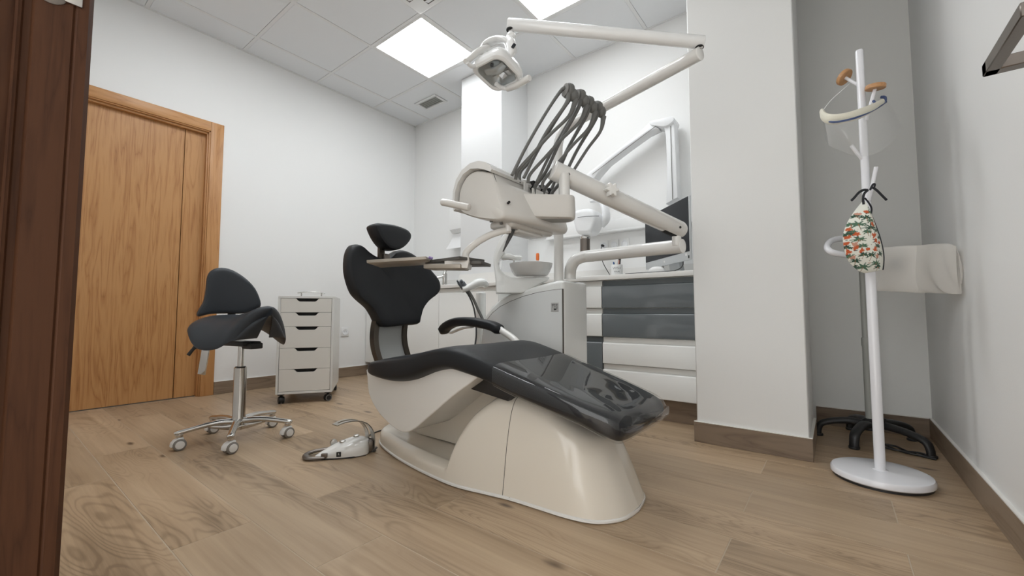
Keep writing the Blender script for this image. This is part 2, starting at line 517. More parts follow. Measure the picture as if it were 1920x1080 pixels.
def dup(o, parent, M):
    """A copy of one object (its mesh shared) at M."""
    c = o.copy(); COL.objects.link(c)
    c.parent = parent
    if parent is not None:
        c.matrix_parent_inverse = WORLD[parent.name].inverted()
    c.matrix_basis = M
    WORLD[c.name] = M
    return c
def text(body, size, M, m, name, parent, depth=.0003):
    cu = bpy.data.curves.new(name, 'FONT'); cu.body = body; cu.size = size; cu.extrude = depth; cu.align_x = 'CENTER'; cu.align_y = 'CENTER'
    t = bpy.data.objects.new(name, cu); COL.objects.link(t)
    me = bpy.data.meshes.new_from_object(t)
    bpy.data.objects.remove(t); bpy.data.curves.remove(cu)
    return put(name, me, m, parent, M)

# ------------------------------------------------------------------ the room
XL, XR, YB, YA, ZC = -3.70, 0.36, 2.98, 2.90, 2.724
def struct(name, mb, m, label=None):
    return centred(mb, name, m, None, label, 'structure')

# floor: staggered wood-look planks over a grout bed
fl = struct('floor', MB().box((XL - .12, -1.4, -.03), (XR, YB, -.0007)), 'grout', 'floor of brown wood-look porcelain planks with pale joints')
plank_mesh = {}
ROW, LEN, GAP = .191, 1.135, .0030
for k in range(-4, 14):
    y0, y1 = .34 + ROW * k, .34 + ROW * (k + 1)
    ph = -.245 if k % 2 == 0 else .125
    x0 = ph - LEN * 4
    while x0 < XR:
        a, b = max(x0, XL - .05), min(x0 + LEN, XR - .001)
        ya, yb = y0, min(y1, YB - .001)
        x0 += LEN
        if b - a < .02 or yb - ya < .02: continue
        key = (round(b - a, 3), round(yb - ya, 3))
        if key not in plank_mesh:
            hx, hy = (b - a) / 2 - GAP / 2, (yb - ya) / 2 - GAP / 2
            me = MB().box((-hx, -hy, -.010), (hx, hy, 0), bevel=.0004, seg=1).build(); me.materials.append(MATS['floor_wood']); me.name = 'plank'
            plank_mesh[key] = me
        put('plank', plank_mesh[key], None, fl, Matrix.Translation(((a + b) / 2, (ya + yb) / 2, 0)))

# walls
w = MB()
w.box((XL - .12, -1.4, 0), (XL, .135, ZC)); w.box((XL - .12, 1.03, 0), (XL, YB, ZC)); w.box((XL - .12, .135, 1.985), (XL, 1.03, ZC)); w.box((XL - .14, -.1, 0), (XL - .12, 1.2, ZC))
struct('wall_left', w, 'paint_white', 'white painted wall with the wooden door')
struct('wall_back', MB().box((XL - .12, YB, 0), (-.30, YB + .12, ZC)), 'paint_white', 'white painted wall behind the counter')
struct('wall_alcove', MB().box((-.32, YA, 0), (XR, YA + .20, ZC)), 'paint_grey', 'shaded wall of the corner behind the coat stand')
struct('wall_right', MB().box((XR, -1.4, 0), (XR + .12, YA + .2, ZC)), 'paint_white', 'wall beside the coat stand')
w = MB().box((XL, -.18, 0), (-.845, .045, ZC)).box((-.845, -.18, 2.09), (XR, .045, ZC))
struct('wall_front', w, 'paint_white', 'wall with the doorway')
struct('wall_column', MB().box((-2.60, 2.61, 0), (-2.13, YB, ZC), bevel=.004, seg=1), 'column_white_dimmed', 'square white column behind the counter')
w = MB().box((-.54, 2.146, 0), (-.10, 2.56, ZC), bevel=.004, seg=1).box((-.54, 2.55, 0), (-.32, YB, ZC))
struct('wall_pillar', w, 'pillar_white_dimmed', 'broad white pillar at the end of the counter')

# skirting tiles
def skirting(name, lo, hi, m, seal, label):
    o = struct(name, MB().box(lo, hi, bevel=.0012, seg=1), m, label)
    centred(MB().box(*seal), 'seal', 'seal_white', o)
    return o
skirting('baseboard_left', (XL, 1.123, 0), (XL + .011, 2.985, .094), 'skirt_wood_y', ((XL, 1.123, .094), (XL + .010, 2.98, .0965)), 'wood-look skirting along the wall with the wooden door')
skirting('baseboard_right', (XR - .011, .05, 0), (XR, YA, .094), 'skirt_wood_y', ((XR - .010, .05, .094), (XR, YA, .0975)), 'wood-look skirting of the wall beside the coat stand')
skirting('baseboard_alcove', (-.099, YA - .011, 0), (XR - .011, YA, .094), 'skirt_wood', ((-.099, YA - .010, .094), (XR - .011, YA, .097)), 'wood-look skirting in the corner behind the coat stand')
b = skirting('baseboard_pillar', (-.551, 2.135, 0), (-.089, 2.146, .094), 'skirt_wood', ((-.551, 2.135, .094), (-.089, 2.148, .0965)), 'wood-look skirting around the foot of the broad pillar')
centred(MB().box((-.10, 2.146, 0), (-.089, 2.56, .094), bevel=.0012, seg=1), 'skirting_return', 'skirt_wood_y', b)
centred(MB().box((-.551, 2.146, 0), (-.54, 2.40, .094), bevel=.0012, seg=1), 'skirting_return', 'skirt_wood_y', b)
centred(MB().box((-.10, 2.146, .094), (-.089, 2.56, .0965)), 'seal', 'seal_white', b)

# ceiling: slab, 60 cm tiles, white grid
LX = [XL] + [-2.836 + .6 * k for k in range(-1, 6)] + [XR]
LY = [-1.4, -1.166, -.566, .034, .634, 1.234, 1.834, 2.434, YB]
ce = struct('ceiling', MB().box((XL - .12, -1.4, ZC + .022), (XR + .12, YB + .12, ZC + .10)), 'gap_dark', 'suspended ceiling of pale square tiles')
g = MB()
for x in LX[1:-1]: g.box((x - .012, -1.4, ZC - .001), (x + .012, YB, ZC + .02))
for y in LY[1:-1]: g.box((XL, y - .012, ZC - .0008), (XR, y + .012, ZC + .02))
put('ceiling_grid', g, 'ceil_grid', ce)
g = MB().box((XL, -1.4, ZC - .004), (XL + .018, YB, ZC + .02)).box((XL, YB - .018, ZC - .004), (XR, YB, ZC + .02)).box((XR - .018, -1.4, ZC - .004), (XR, YB, ZC + .02))
put('wall_angle', g, 'ceil_grid', ce)
special = {(-2.836, .634): 'light', (-1.636, .634): 'light', (-2.836, 1.834): 'light', (-1.636, 1.834): 'light', (-2.236, 1.234): 'ac'}
tile_mesh = {}
for i in range(len(LX) - 1):
    for j in range(len(LY) - 1):
        x0, x1, y0, y1 = LX[i], LX[i + 1], LY[j], LY[j + 1]
        if (round(x0, 3), round(y0, 3)) in special: continue
        key = (round(x1 - x0, 3), round(y1 - y0, 3))
        if key not in tile_mesh:
            hx, hy = (x1 - x0) / 2 - .0135, (y1 - y0) / 2 - .0135
            me = MB().box((-hx, -hy, 0), (hx, hy, .014), bevel=.0015, seg=1).build(); me.materials.append(MATS['ceil_tile']); me.name = 'ceiling_tile'
            tile_mesh[key] = me
        put('ceiling_tile', tile_mesh[key], None, ce, Matrix.Translation(((x0 + x1) / 2, (y0 + y1) / 2, ZC + .0006)))
def light_panel(x0, y0, label):
    t = thing('ceiling_light', (x0 + .3, y0 + .3, ZC), label, 'ceiling light', 'square light panels in the ceiling')
    a, b, c, d = x0 + .012, x0 + .588, y0 + .012, y0 + .588
    f = MB()
    for lo, hi in (((a, c), (b, c + .016)), ((a, d - .016), (b, d)), ((a, c + .016), (a + .016, d - .016)), ((b - .016, c + .016), (b, d - .016))):
        f.box((*lo, ZC - .003), (*hi, ZC + .018))
    centred(f, 'frame', 'plug_white', t)
    centred(MB().box((a + .016, c + .016, ZC + .001), (b - .016, d - .016, ZC + .016)), 'diffuser', 'panel_glow', t)
light_panel(-2.836, 1.834, 'square ceiling light panel closer to the air vent and the door wall')
light_panel(-1.636, 1.834, 'square ceiling light panel above the long white lamp arm')
light_panel(-2.836, .634, 'square ceiling light panel above the saddle stool, only its corner in view')
light_panel(-1.636, .634, 'square ceiling light panel above the middle of the room in front of the dental chair')

# ceiling air grille
t = thing('air_vent', (-3.13, 2.71, ZC), 'small rectangular white louvred air vent in a ceiling tile', 'vent')
x0, x1, y0, y1 = -3.283, -2.978, 2.625, 2.797
f = MB()
for lo, hi in (((x0, y0), (x1, y0 + .03)), ((x0, y1 - .03), (x1, y1)), ((x0, y0 + .03), (x0 + .03, y1 - .03)), ((x1 - .03, y0 + .03), (x1, y1 - .03))):
    f.box((*lo, ZC - .010), (*hi, ZC - .0005), bevel=.003, seg=1)
centred(f, 'frame', 'ceil_grid', t)
centred(MB().box((x0 + .03, y0 + .03, ZC - .001), (x1 - .03, y1 - .03, ZC - .0004)), 'backing', 'pole_grey', t)
for i in range(5):
    yy = y0 + .04 + i * .023
    M = Matrix.Translation((0, yy, ZC - .005)) @ Matrix.Rotation(math.radians(40), 4, 'X')
    centred(MB().box((x0 + .03, -.0115, -.0008), (x1 - .03, .0115, .0008), M=M), 'slat', 'plug_white', t)

# ceiling air conditioner (only one corner is in view)
t = thing('air_conditioner', (-1.936, 1.534, ZC), 'square white air conditioner cassette set in the ceiling', 'air conditioner')
x0, x1, y0, y1 = -2.236, -1.636, 1.234, 1.834
centred(MB().box((x0 + .004, y0 + .004, ZC - .016), (x1 - .004, y1 - .004, ZC + .015), bevel=.010, seg=3), 'casing', 'plug_white', t)
cx, cy = -1.936, 1.534
q = []
for i in range(4):
    for k in range(5):
        a = math.pi / 2 * i + math.pi / 2 * k / 4
        sx, sy = (1, 1, -1, -1)[i], (1, 1, -1, -1)[i]
        ccx, ccy = ((.09, .09), (-.09, .09), (-.09, -.09), (.09, -.09))[i]
        q.append((cx + ccx + .10 * math.cos(a), cy + ccy + .10 * math.sin(a)))
centred(MB().prism(q, ZC - .026, ZC - .016, 'Z', bevel=.004), 'centre_grille', 'plug_white', t)
for i in range(4):
    M = Matrix.Translation((cx, cy, ZC - .018)) @ Matrix.Rotation(math.pi / 2 * i, 4, 'Z')
    centred(MB().box((-.17, .212, -.0045), (.17, .258, .004), bevel=.003, seg=1, M=M), 'outlet_slot', 'gap_dark', t)
    M2 = M @ Matrix.Translation((0, .236, -.006)) @ Matrix.Rotation(math.radians(16), 4, 'X')
    centred(MB().box((-.160, -.019, -.002), (.160, .019, .002), bevel=.0015, seg=1, M=M2), 'flap', 'ceil_tile', t)

# door in the left wall
d = struct('door_1', MB().box((XL - .08, .135, .006), (XL - .045, .892, 1.985), bevel=.001, seg=1), 'door_wood', 'plain oak-coloured wooden door with a narrow side panel')
centred(MB().box((XL - .08, .896, .006), (XL - .045, 1.03, 1.985), bevel=.001, seg=1), 'side_panel', 'door_wood', d)
centred(MB().box((XL - .045, 1.020, 0), (XL - .012, 1.034, 1.985), bevel=.002).box((XL - .03, 1.028, 0), (XL + .004, 1.042, 1.99), bevel=.002), 'door_stop', 'frame_wood', d)
centred(MB().box((XL - .045, .135, 1.965), (XL - .012, 1.028, 1.985), bevel=.002).box((XL - .03, .135, 1.979), (XL + .004, 1.04, 1.992), bevel=.002), 'door_stop', 'frame_wood_h', d)
centred(MB().box((XL, 1.037, 0), (XL + .013, 1.121, 2.060), bevel=.002), 'casing', 'frame_wood', d)
centred(MB().box((XL, .06, 1.987), (XL + .012, 1.0365, 2.060), bevel=.002), 'casing', 'frame_wood_h', d)
centred(MB().box((XL, .055, 0), (XL + .013, .135, 1.987), bevel=.002), 'casing', 'frame_wood', d)
centred(MB().box((XL - .10, .135, 0), (XL - .046, 1.02, .006)), 'threshold_gap', 'gap_dark', d)

# dark door jamb right beside the camera
d = struct('door_2', MB().prism([(-.845, -.20), (-.845, .083), (-.806, .083), (-.800, .078), (-.800, .0675), (-.8025, .0650), (-.8005, .063), (-.8005, .030), (-.806, .027), (-.806, .021), (-.801, .019), (-.7995, .016), (-.803, .0135), (-.801, .009), (-.8, -.04), (-.79, -.045), (-.79, -.20)], 0, 2.09, 'Z'), 'jamb_wood', 'dark wooden door jamb with a metal strike plate at the edge of the doorway')
M = Matrix.Translation((-.8005, .042, 1.036)) @ aim((1, 0, 0))
centred(MB().lathe([(0, 0), (.0155, 0), (.0155, .001), (.0125, .0025), (.0062, .003), (.0055, .0012), (0, .0012)], 28, M), 'lock_rosette', 'steel_dark', d)
centred(MB().box((-.8005, .0545, 1.030), (-.797, .0715, 1.075), bevel=.0015), 'strike_plate', 'steel', d)

# wall sockets by the door wall
t = thing('wall_socket', (XL, 2.172, .43), 'white power socket low on the wall beside the drawer unit', 'socket')
centred(MB().box((XL, 2.132, .386), (XL + .009, 2.212, .474), bevel=.004), 'plate', 'plug_white', t)
M = Matrix.Translation((XL + .009, 2.172, .43)) @ aim((1, 0, 0))
centred(MB().lathe([(0, .0008), (.020, .0008), (.023, .003), (.029, .003), (.029, -.002)], 24, M), 'outlet', 'ceil_tile', t)
centred(MB().cyl((XL + .0085, 2.163, .43), (XL + .0104, 2.163, .43), .0028, n=10).cyl((XL + .0085, 2.181, .43), (XL + .0104, 2.181, .43), .0028, n=10), 'contact', 'hole_dark', t)

# metal lever on the wall at the right edge
t = thing('lever_handle', (XR, 1.20, 1.09), 'brushed metal angular lever handle sticking out of the wall high beside the coat stand', 'handle')
centred(MB().box((.2505, 1.185, 1.083), (XR, 1.211, 1.107), bevel=.0016, seg=1), 'neck', 'steel_dark', t)
centred(MB().box((.2505, .995, 1.083), (.2705, 1.211, 1.107), bevel=.0016, seg=1), 'lever', 'steel_dark', t)
centred(MB().cyl((XR - .008, 1.198, 1.095), (XR, 1.198, 1.095), .026, n=28, bev=.002), 'rosette', 'steel_dark', t)
centred(MB().cyl((.312, 1.198, 1.0815), (.312, 1.198, 1.0835), .0035, n=12), 'screw', 'hole_dark', t)

# ------------------------------------------------------------------ counter and cabinets
YF = 2.40
def front(z0, z1, x0, x1):
    """Drawer or door front whose top edge is cut back as a finger grip."""
    g = .036
    return MB().prism([(YF + .018, z0), (YF - .002, z0), (YF - .004, z0 + .002), (YF - .004, z1 - g - .003), (YF - .002, z1 - g), (YF + .012, z1 - g + .006), (YF + .012, z1), (YF + .018, z1)], x0 + .0015, x1 - .0015, 'X')
def grip(z1, x0, x1, m, par):
    centred(MB().box((x0 + .0015, YF + .0085, z1 - .030), (x1 - .0015, YF + .0118, z1 - .002)), 'finger_grip', m, par)
def cabinet(x0, x1, label, group, fronts):
    t = thing('base_cabinet', ((x0 + x1) / 2, 2.68, 0), label, 'cabinet', group)
    centred(MB().box((x0, YF + .02, .125), (x1, YB - .385 if -2.62 < (x0 + x1) / 2 < -2.1 else YB - .002, .815)), 'carcass', 'cab_white', t)
    centred(MB().box((x0, 2.435, .0), (x1, 2.455, .125)), 'plinth', 'skirt_wood', t)
    for kind, a, b, z0, z1, m in fronts:
        o = centred(front(z0, z1, a, b), kind, m, t)
        grip(z1, a, b, 'cab_strip_grey' if m == 'cab_grey' else 'cab_strip', o)
CG = 'run of base cabinets under the white worktop'
cabinet(-3.695, -2.634, 'white base cabinet with two doors in the corner behind the chair backrest', CG, [('door', -3.695, -3.165, .125, .812, 'cab_white'), ('door', -3.165, -2.634, .125, .812, 'cab_white')])
cabinet(-2.634, -2.129, 'white single-door base cabinet behind the suction hoses', CG, [('door', -2.634, -2.129, .125, .812, 'cab_white')])
cabinet(-2.129, -1.63, 'white single-door base cabinet mostly hidden by the dental unit', CG, [('door', -2.129, -1.63, .125, .812, 'cab_white')])
cabinet(-1.63, -1.147, 'base cabinet with two white drawers above a grey door, half hidden by the dental unit', CG, [('drawer', -1.63, -1.147, .643, .812, 'cab_white'), ('drawer', -1.63, -1.147, .466, .640, 'cab_white'), ('door', -1.63, -1.147, .125, .463, 'cab_grey')])
cabinet(-1.145, -.545, 'wide base cabinet with two glossy grey drawers above two white drawers', CG, [('drawer', -1.145, -.545, .643, .812, 'cab_grey'), ('drawer', -1.145, -.545, .466, .640, 'cab_grey'), ('drawer', -1.145, -.545, .302, .463, 'cab_white'), ('drawer', -1.145, -.545, .125, .299, 'cab_white')])
t = thing('worktop', (-2.1, 2.68, .815), 'long white worktop with an upstand running over the cabinets', 'worktop')
WT = .846
centred(MB().prism([(XL, 2.385), (-.543, 2.385), (-.543, YB), (-2.128, YB), (-2.128, 2.608), (-2.602, 2.608), (-2.602, YB), (XL, YB)], .8155, WT, 'Z', bevel=.004), 'slab', 'worktop', t)
up = MB().box((XL, YB - .013, WT), (-2.602, YB - .001, WT + .10)).box((-2.602, 2.597, WT), (-2.117, 2.6095, WT + .10)).box((-2.1285, 2.60, WT), (-2.117, YB - .012, WT + .10)).box((-2.117, YB - .013, WT), (-.543, YB - .001, WT + .10)).box((XL + .0005, 2.40, WT), (XL + .012, YB - .012, WT + .10))
put('upstand', up, 'worktop', t)

# ------------------------------------------------------------------ saddle stool
SC = Vector((-2.312, .812, 0))
st = thing('saddle_stool', SC, 'dark grey saddle stool with a chrome five-arm base on white castors', 'stool')
hub = MB().lathe([(0, .048), (.022, .048), (.030, .060), (.031, .075), (.0305, .105), (.0275, .118), (.0272, .345), (.0225, .349), (0, .349)], 32, Matrix.Translation(SC))
put('column', hub, 'chrome', st)
put('gas_lift', MB().cyl(SC + Vector((0, 0, .345)), SC + Vector((0, 0, .475)), .0128, n=24), 'chrome', st)
put('collar', MB().cyl(SC + Vector((0, 0, .343)), SC + Vector((0, 0, .3505)), .0235, n=28, bev=.001), 'black_plastic', st)
leg = MB().tube([(.018, 0, .088), (.07, 0, .094), (.13, 0, .092), (.19, 0, .083), (.232, 0, .076), (.243, 0, .072)], [.021, .0175, .0155, .0145, .015, .010], n=16, sub=5, flat=(.78, 1.0), up=(0, 0, 1))
leg.tube([(.02, 0, .066), (.06, 0, .070), (.12, 0, .083)], [.019, .013, .006], n=10, sub=4)
leg.cyl((.225, 0, .056), (.225, 0, .076), .0135, n=18, bev=.002)
leg_me = leg.build(); leg_me.materials.append(MATS['chrome']); leg_me.name = 'leg'
FLIP = Matrix.Rotation(math.pi, 4, 'Z')
def wheel_parts(r, wdt, hood=True):
    """Castor wheel about a horizontal x axis, resting on z = 0."""
    Q = Matrix.Translation((0, 0, r)) @ Matrix.Rotation(math.pi / 2, 4, 'Y')
    h = wdt / 2
    tyre = MB().lathe([(0, -h), (r * .80, -h), (r * .96, -h + .002), (r, -h + .005), (r, -h * .25), (r * .7, -h * .2), (r * .7, h * .2), (r, h * .25), (r, h - .005), (r * .96, h - .002), (r * .80, h), (0, h)], 28, Q)
    cap = MB().lathe([(0, h - .001), (r * .70, h - .001), (r * .66, h + .0022), (r * .3, h + .003), (0, h + .003)], 24, Q)
    ring = []
    hd = MB()
    if hood:
        rr = r * 1.13; n = 16
        a0, a1 = math.radians(25), math.radians(215)
        outer = [(rr * math.cos(a0 + (a1 - a0) * i / n), rr * math.sin(a0 + (a1 - a0) * i / n)) for i in range(n + 1)]
        inner = [(p[0] * .90, p[1] * .90) for p in outer][::-1]
        hd.prism([(p[0], p[1] + r) for p in outer + inner], -h * .55, h * .55, 'X', bevel=.001)
        hd.cyl((0, 0, r * 2.0), (0, 0, r * 2.42), r * .36, n=16)
    return tyre.build(), cap.build(), (hd.build() if hood else None)
ty, cp, hd = wheel_parts(.0255, .044)
hood2 = MB().prism([(-.032, .020), (-.030, .034), (-.020, .047), (-.004, .0545), (.014, .0545), (.0145, .040), (.010, .020), (.002, .028), (-.012, .030), (-.022, .020)], -.0165, .0165, 'X', bevel=.0025).cyl((0, 0, .050), (0, 0, .060), .008, n=14).build()
for me_, m_ in ((ty, 'wheel_grey'), (cp, 'wheel_white'), (hood2, 'wheel_white')):
    me_.materials.append(MATS[m_])
rots = [-4, 10, 6, -12, 4]
for k in range(5):
    a = math.radians(-98 + 72 * k)
    R = Matrix.Translation(SC) @ Matrix.Rotation(a, 4, 'Z')
    put('leg', leg_me, None, st, R)
    Mw = Matrix.Translation(SC + Vector((.225 * math.cos(a), .225 * math.sin(a), 0))) @ Matrix.Rotation(math.radians(rots[k]), 4, 'Z')
    ca = put('castor', hood2, None, st, Mw)
    put('wheel', ty, None, ca, Mw); put('hub_cap', cp, None, ca, Mw); put('hub_cap', cp, None, ca, Mw @ FLIP)
# saddle seat
U = Vector((.974, .222, 0)).normalized(); V = Vector((-U.y, U.x, 0))
UT = [(-1, .0), (-.98, .055), (-.92, .115), (-.78, .172), (-.5, .200), (-.2, .205), (.1, .192), (.4, .168), (.7, .146), (.85, .128), (.94, .098), (.985, .06), (1.0, .03)]
def seat_pt(u, ang):
    s = math.cos(ang); up_ = math.sin(ang) >= 0
    hw = max(.002, slerp(UT, u))
    ss = math.copysign(abs(s) ** .8, s)
    base = slerp([(-1, .600), (-.6, .600), (-.1, .600), (.4, .615), (.8, .640), (1.0, .640)], u)
    drop = slerp([(-1, .02), (-.6, .055), (-.1, .122), (.4, .140), (1, .125)], u) * abs(ss) ** 2.2
    th = slerp([(-1, .004), (-.95, .03), (-.8, .048), (.7, .050), (.93, .046), (1, .030)], u)
    z = base - drop + (th / 2 if up_ else -th / 2) * (max(0, 1 - abs(ss) ** 8)) ** .5
    return SC + U * (u * .188 + .026 - .055 * ss * ss * max(0, u) ** 1.5) + V * (ss * hw) + Vector((0, 0, z - .020))
rings = []
for i in range(41):
    u = -math.cos(math.pi * i / 40)
    rings.append([seat_pt(u, 2 * math.pi * k / 40) for k in range(40)])
put('seat', MB().loft(rings), 'leather_grey', st)
# backrest pad
UB = Vector((.991, -.131, 0)); VB = Vector((.131, .991, 0))
BO = SC + UB * (-.198)
outl = [(-0.1578, 0.6064), (-0.1481, 0.5943), (-0.1024, 0.6062), (-0.0294, 0.6088), (0.0326, 0.6075), (0.0742, 0.6172), (0.1140, 0.6406), (0.1167, 0.6768), (0.0903, 0.7449), (0.0460, 0.7978), (-0.0111, 0.8370), (-0.0617, 0.8473), (-0.1002, 0.8334), (-0.1203, 0.8000), (-0.1252, 0.7308), (-0.1323, 0.6721), (-0.1494, 0.6318)]
outl = smooth2(outl, 3)
cs = sum(p[0] for p in outl) / len(outl); cz = sum(p[1] for p in outl) / len(outl)
def pad(outl, th, place, bulge=.35, rings_n=7, hollow=0.0):
    """Cushion: the outline swells to full size in the middle of its thickness."""
    R = []
    cs = sum(p[0] for p in outl) / len(outl); cz = sum(p[1] for p in outl) / len(outl)
    seq = []
    for i in range(rings_n + 1):
        a = math.pi * i / rings_n
        seq.append((1 - .16 * (1 - math.sin(a)) ** 1.6, -math.cos(a) * th / 2))
    seq = [(.25, -th / 2 * 1.05), (.55, -th / 2 * 1.04), (.75, -th / 2 * 1.02)] + seq + [(.75, th / 2 * (1.02 - hollow)), (.55, th / 2 * (1.04 - hollow * 2)), (.25, th / 2 * (1.05 - hollow * 2.4))]
    for k, off in seq:
        R.append([place(cs + (p[0] - cs) * k, cz + (p[1] - cz) * k, off) for p in outl])
    return MB().loft(R)
def place_b(s, z, off):
    bend = .9 * (s - cs) ** 2
    return BO + VB * s + UB * (off + bend) + Vector((0, 0, z))
put('backrest', pad(outl, .05, place_b), 'leather_grey', st)
# mechanism, lever, back bar
m_ = MB().box((-.085, -.045, .452), (.085, .045, .474), bevel=.006).box((.05, -.03, .440), (.12, .03, .468), bevel=.005)
put('tilt_mechanism', m_, 'black_plastic', st, Matrix.Translation(SC) @ Matrix.Rotation(math.atan2(U.y, U.x), 4, 'Z'))
lv = MB().tube([(-2.4387, 0.7322, 0.4719), (-2.4462, 0.7011, 0.4707), (-2.4493, 0.6742, 0.4592), (-2.4462, 0.6529, 0.4376), (-2.4531, 0.6369, 0.4105)], [.012, .017, .013, .0075, .0085], n=12)
put('lever', lv, 'black_plastic', st)
brk = MB().box((-.0045, -.019, -.085), (.0045, .019, .085), bevel=.002)
pm = Vector((-2.6336, 0.7533, 0.3731))
put('back_bar', brk, 'chrome', st, frame(pm, (.62, -.78, 0), (.10, .08, 1)))
put('back_bracket', MB().tube([SC + Vector((-.05, 0, .462)), SC + UB * -.16 + Vector((0, 0, .462)), SC + UB * -.215 + Vector((0, 0, .475)), SC + UB * -.240 + Vector((0, 0, .54)), SC + UB * -.238 + Vector((0, 0, .70))], .014, n=12, flat=(.45, 1.3)), 'black_plastic', st)

# ------------------------------------------------------------------ drawer unit on castors
DM = Matrix.Translation((-2.972, 1.255, 0)) @ Matrix.Rotation(math.atan2(.824, .566), 4, 'Z')
du = thing('drawer_unit', DM @ Vector((.175, .24, 0)), 'slim white five-drawer unit on black castors by the door wall', 'drawer unit')
W, D_ = .351, .48
f = MB().box((0, 0, .065), (.015, D_, .712), bevel=.001, seg=1).box((W - .015, 0, .065), (W, D_, .712), bevel=.001, seg=1).box((0, 0, .712), (W, D_, .727), bevel=.0012, seg=1).box((.015, .0, .065), (W - .015, D_, .080), bevel=.001, seg=1).box((.015, D_ - .01, .08), (W - .015, D_, .712))
put('case', f, 'drawer_case', du, DM)
put('inside', MB().box((.016, .020, .081), (W - .016, .03, .711)), 'hole_dark', du, DM)
zs = [(.6155, .7105), (.5185, .6135), (.3735, .5165), (.2315, .3715), (.0825, .2295)]
for z0, z1 in zs:
    a, b = .0168, W - .0168
    n0, n1, n2, n3 = a + .085, a + .112, a + .213, a + .240
    poly = [(a, z0), (b, z0), (b, z1), (n3, z1), (n3 - .008, z1 - .003), (n2 + .006, z1 - .018), (n2 - .004, z1 - .021), (n1 + .004, z1 - .021), (n1 - .006, z1 - .018), (n0 + .008, z1 - .003), (n0, z1), (a, z1)]
    put('drawer', MB().prism(poly, .0015, .0175, 'Y', bevel=.0008, seg=1), 'drawer_white', du, DM)
hdl = MB().tube([(.10, .10, .752), (.14, .10, .758), (.19, .10, .760), (.24, .10, .758), (.28, .10, .752)], [.004, .0045, .005, .0045, .004], n=12).cyl((.125, .10, .727), (.125, .10, .757), .0042, n=12).cyl((.255, .10, .727), (.255, .10, .757), .0042, n=12)
put('top_handle', hdl, 'chrome', du, DM)
ty2, cp2, hd2 = wheel_parts(.0235, .036)
for me_, m__ in ((ty2, 'black_plastic'), (cp2, 'black_plastic'), (hd2, 'black_plastic')): me_.materials.append(MATS[m__])
Q = Matrix.Translation((0, 0, .0235)) @ Matrix.Rotation(math.pi / 2, 4, 'Y')
rg = MB().lathe([(.0185, .0180), (.0215, .0180), (.0215, .0190), (.0185, .0190)], 24, Q)
rg = rg.build(); rg.materials.append(MATS['rubber_grey'])
for x, y, r in ((.03, .035, 20), (W - .03, .035, -62), (.03, D_ - .04, 40), (W - .03, D_ - .04, 15)):
    Mw = DM @ Matrix.Translation((x, y, 0)) @ Matrix.Rotation(math.radians(r), 4, 'Z')
    ca = put('castor', hd2, None, du, Mw)
    put('wheel', ty2, None, ca, Mw); put('hub_cap', cp2, None, ca, Mw); put('hub_cap', cp2, None, ca, Mw @ FLIP); put('wheel_ring', rg, None, ca, Mw); put('wheel_ring', rg, None, ca, Mw @ FLIP)
for x, y in ((.012, .015), (W - .05, .015), (.012, D_ - .06), (W - .05, D_ - .06)):
    put('castor_plate', MB().box((x, y, .056), (x + .038, y + .04, .065)), 'black_plastic', du, DM)

# ------------------------------------------------------------------ foot control
FM = frame((-1.74, .97, 0), (.38, .925, 0), (0, 0, 1))
fp = thing('foot_pedal', (-1.74, .97, 0), 'white and steel foot control pedal on the floor in front of the dental chair', 'foot pedal')
PW = [(-.062, .006), (-.05, .020), (-.02, .040), (.02, .058), (.07, .070), (.11, .072), (.14, .060), (.152, .03)]
PH = [(-.062, .007), (-.03, .020), (.02, .040), (.07, .054), (.10, .058), (.13, .056), (.152, .050)]
rr = []
for i in range(25):
    x = -.062 + .214 * (i / 24)
    w_, h_ = slerp(PW, x), slerp(PH, x)
    c_ = -.012
    rr.append([(x, c_ + w_ * math.copysign(abs(math.cos(a)) ** .6, math.cos(a)), .004 + max(0, h_ * abs(math.sin(a)) ** .7)) for a in [math.pi * k / 20 for k in range(21)]])
put('body', MB().loft(rr), 'shell_white', fp, FM)
put('sole', MB().prism([(-.06, -.03), (.0, -.064), (.07, -.086), (.13, -.078), (.156, -.04), (.156, .02), (.13, .055), (.07, .062), (0, .04), (-.06, .006)], 0, .0055, 'Z', bevel=.001), 'black_plastic', fp, FM)
put('bumper', MB().tube([(.0, .045, .016), (-.05, .048, .014), (-.088, .030, .012), (-.098, .0, .011), (-.088, -.030, .010), (-.055, -.045, .010), (-.03, -.052, .010)], [.009, .009, .010, .012, .010, .008, .006], n=12, flat=(.8, 1.1)), 'steel_dark', fp, FM)
def strip(y0, y1):
    P = [(.158, .012), (.160, .05), (.150, .088), (.126, .118), (.09, .134), (.05, .138), (.018, .132)]
    Pv, _ = smooth([Vector((p[0], 0, p[1])) for p in P], [1] * len(P), 5)
    R = []
    for i, p in enumerate(Pv):
        t = (Pv[min(i + 1, len(Pv) - 1)] - Pv[max(i - 1, 0)]).normalized(); nn = Vector((-t.z, 0, t.x)) * .0018
        R.append([(p.x + nn.x, y0(i), p.z + nn.z), (p.x + nn.x, y1(i), p.z + nn.z), (p.x - nn.x, y1(i), p.z - nn.z), (p.x - nn.x, y0(i), p.z - nn.z)])
    return R, Pv
N_ = 31
wd_ = lambda i: .034 - .015 * (i / 30) ** 2
gd = MB()
for s in (-1, 1):
    R, Pv = strip(lambda i: -.02 + s * wd_(i), lambda i: -.02 + s * wd_(i) * .30)
    gd.loft(R)
for a, b in ((0, 5), (14, 17), (28, 30)):
    R, Pv = strip(lambda i: -.02 - wd_(i) * .45, lambda i: -.02 + wd_(i) * .45)
    gd.loft(R[a:b + 1])
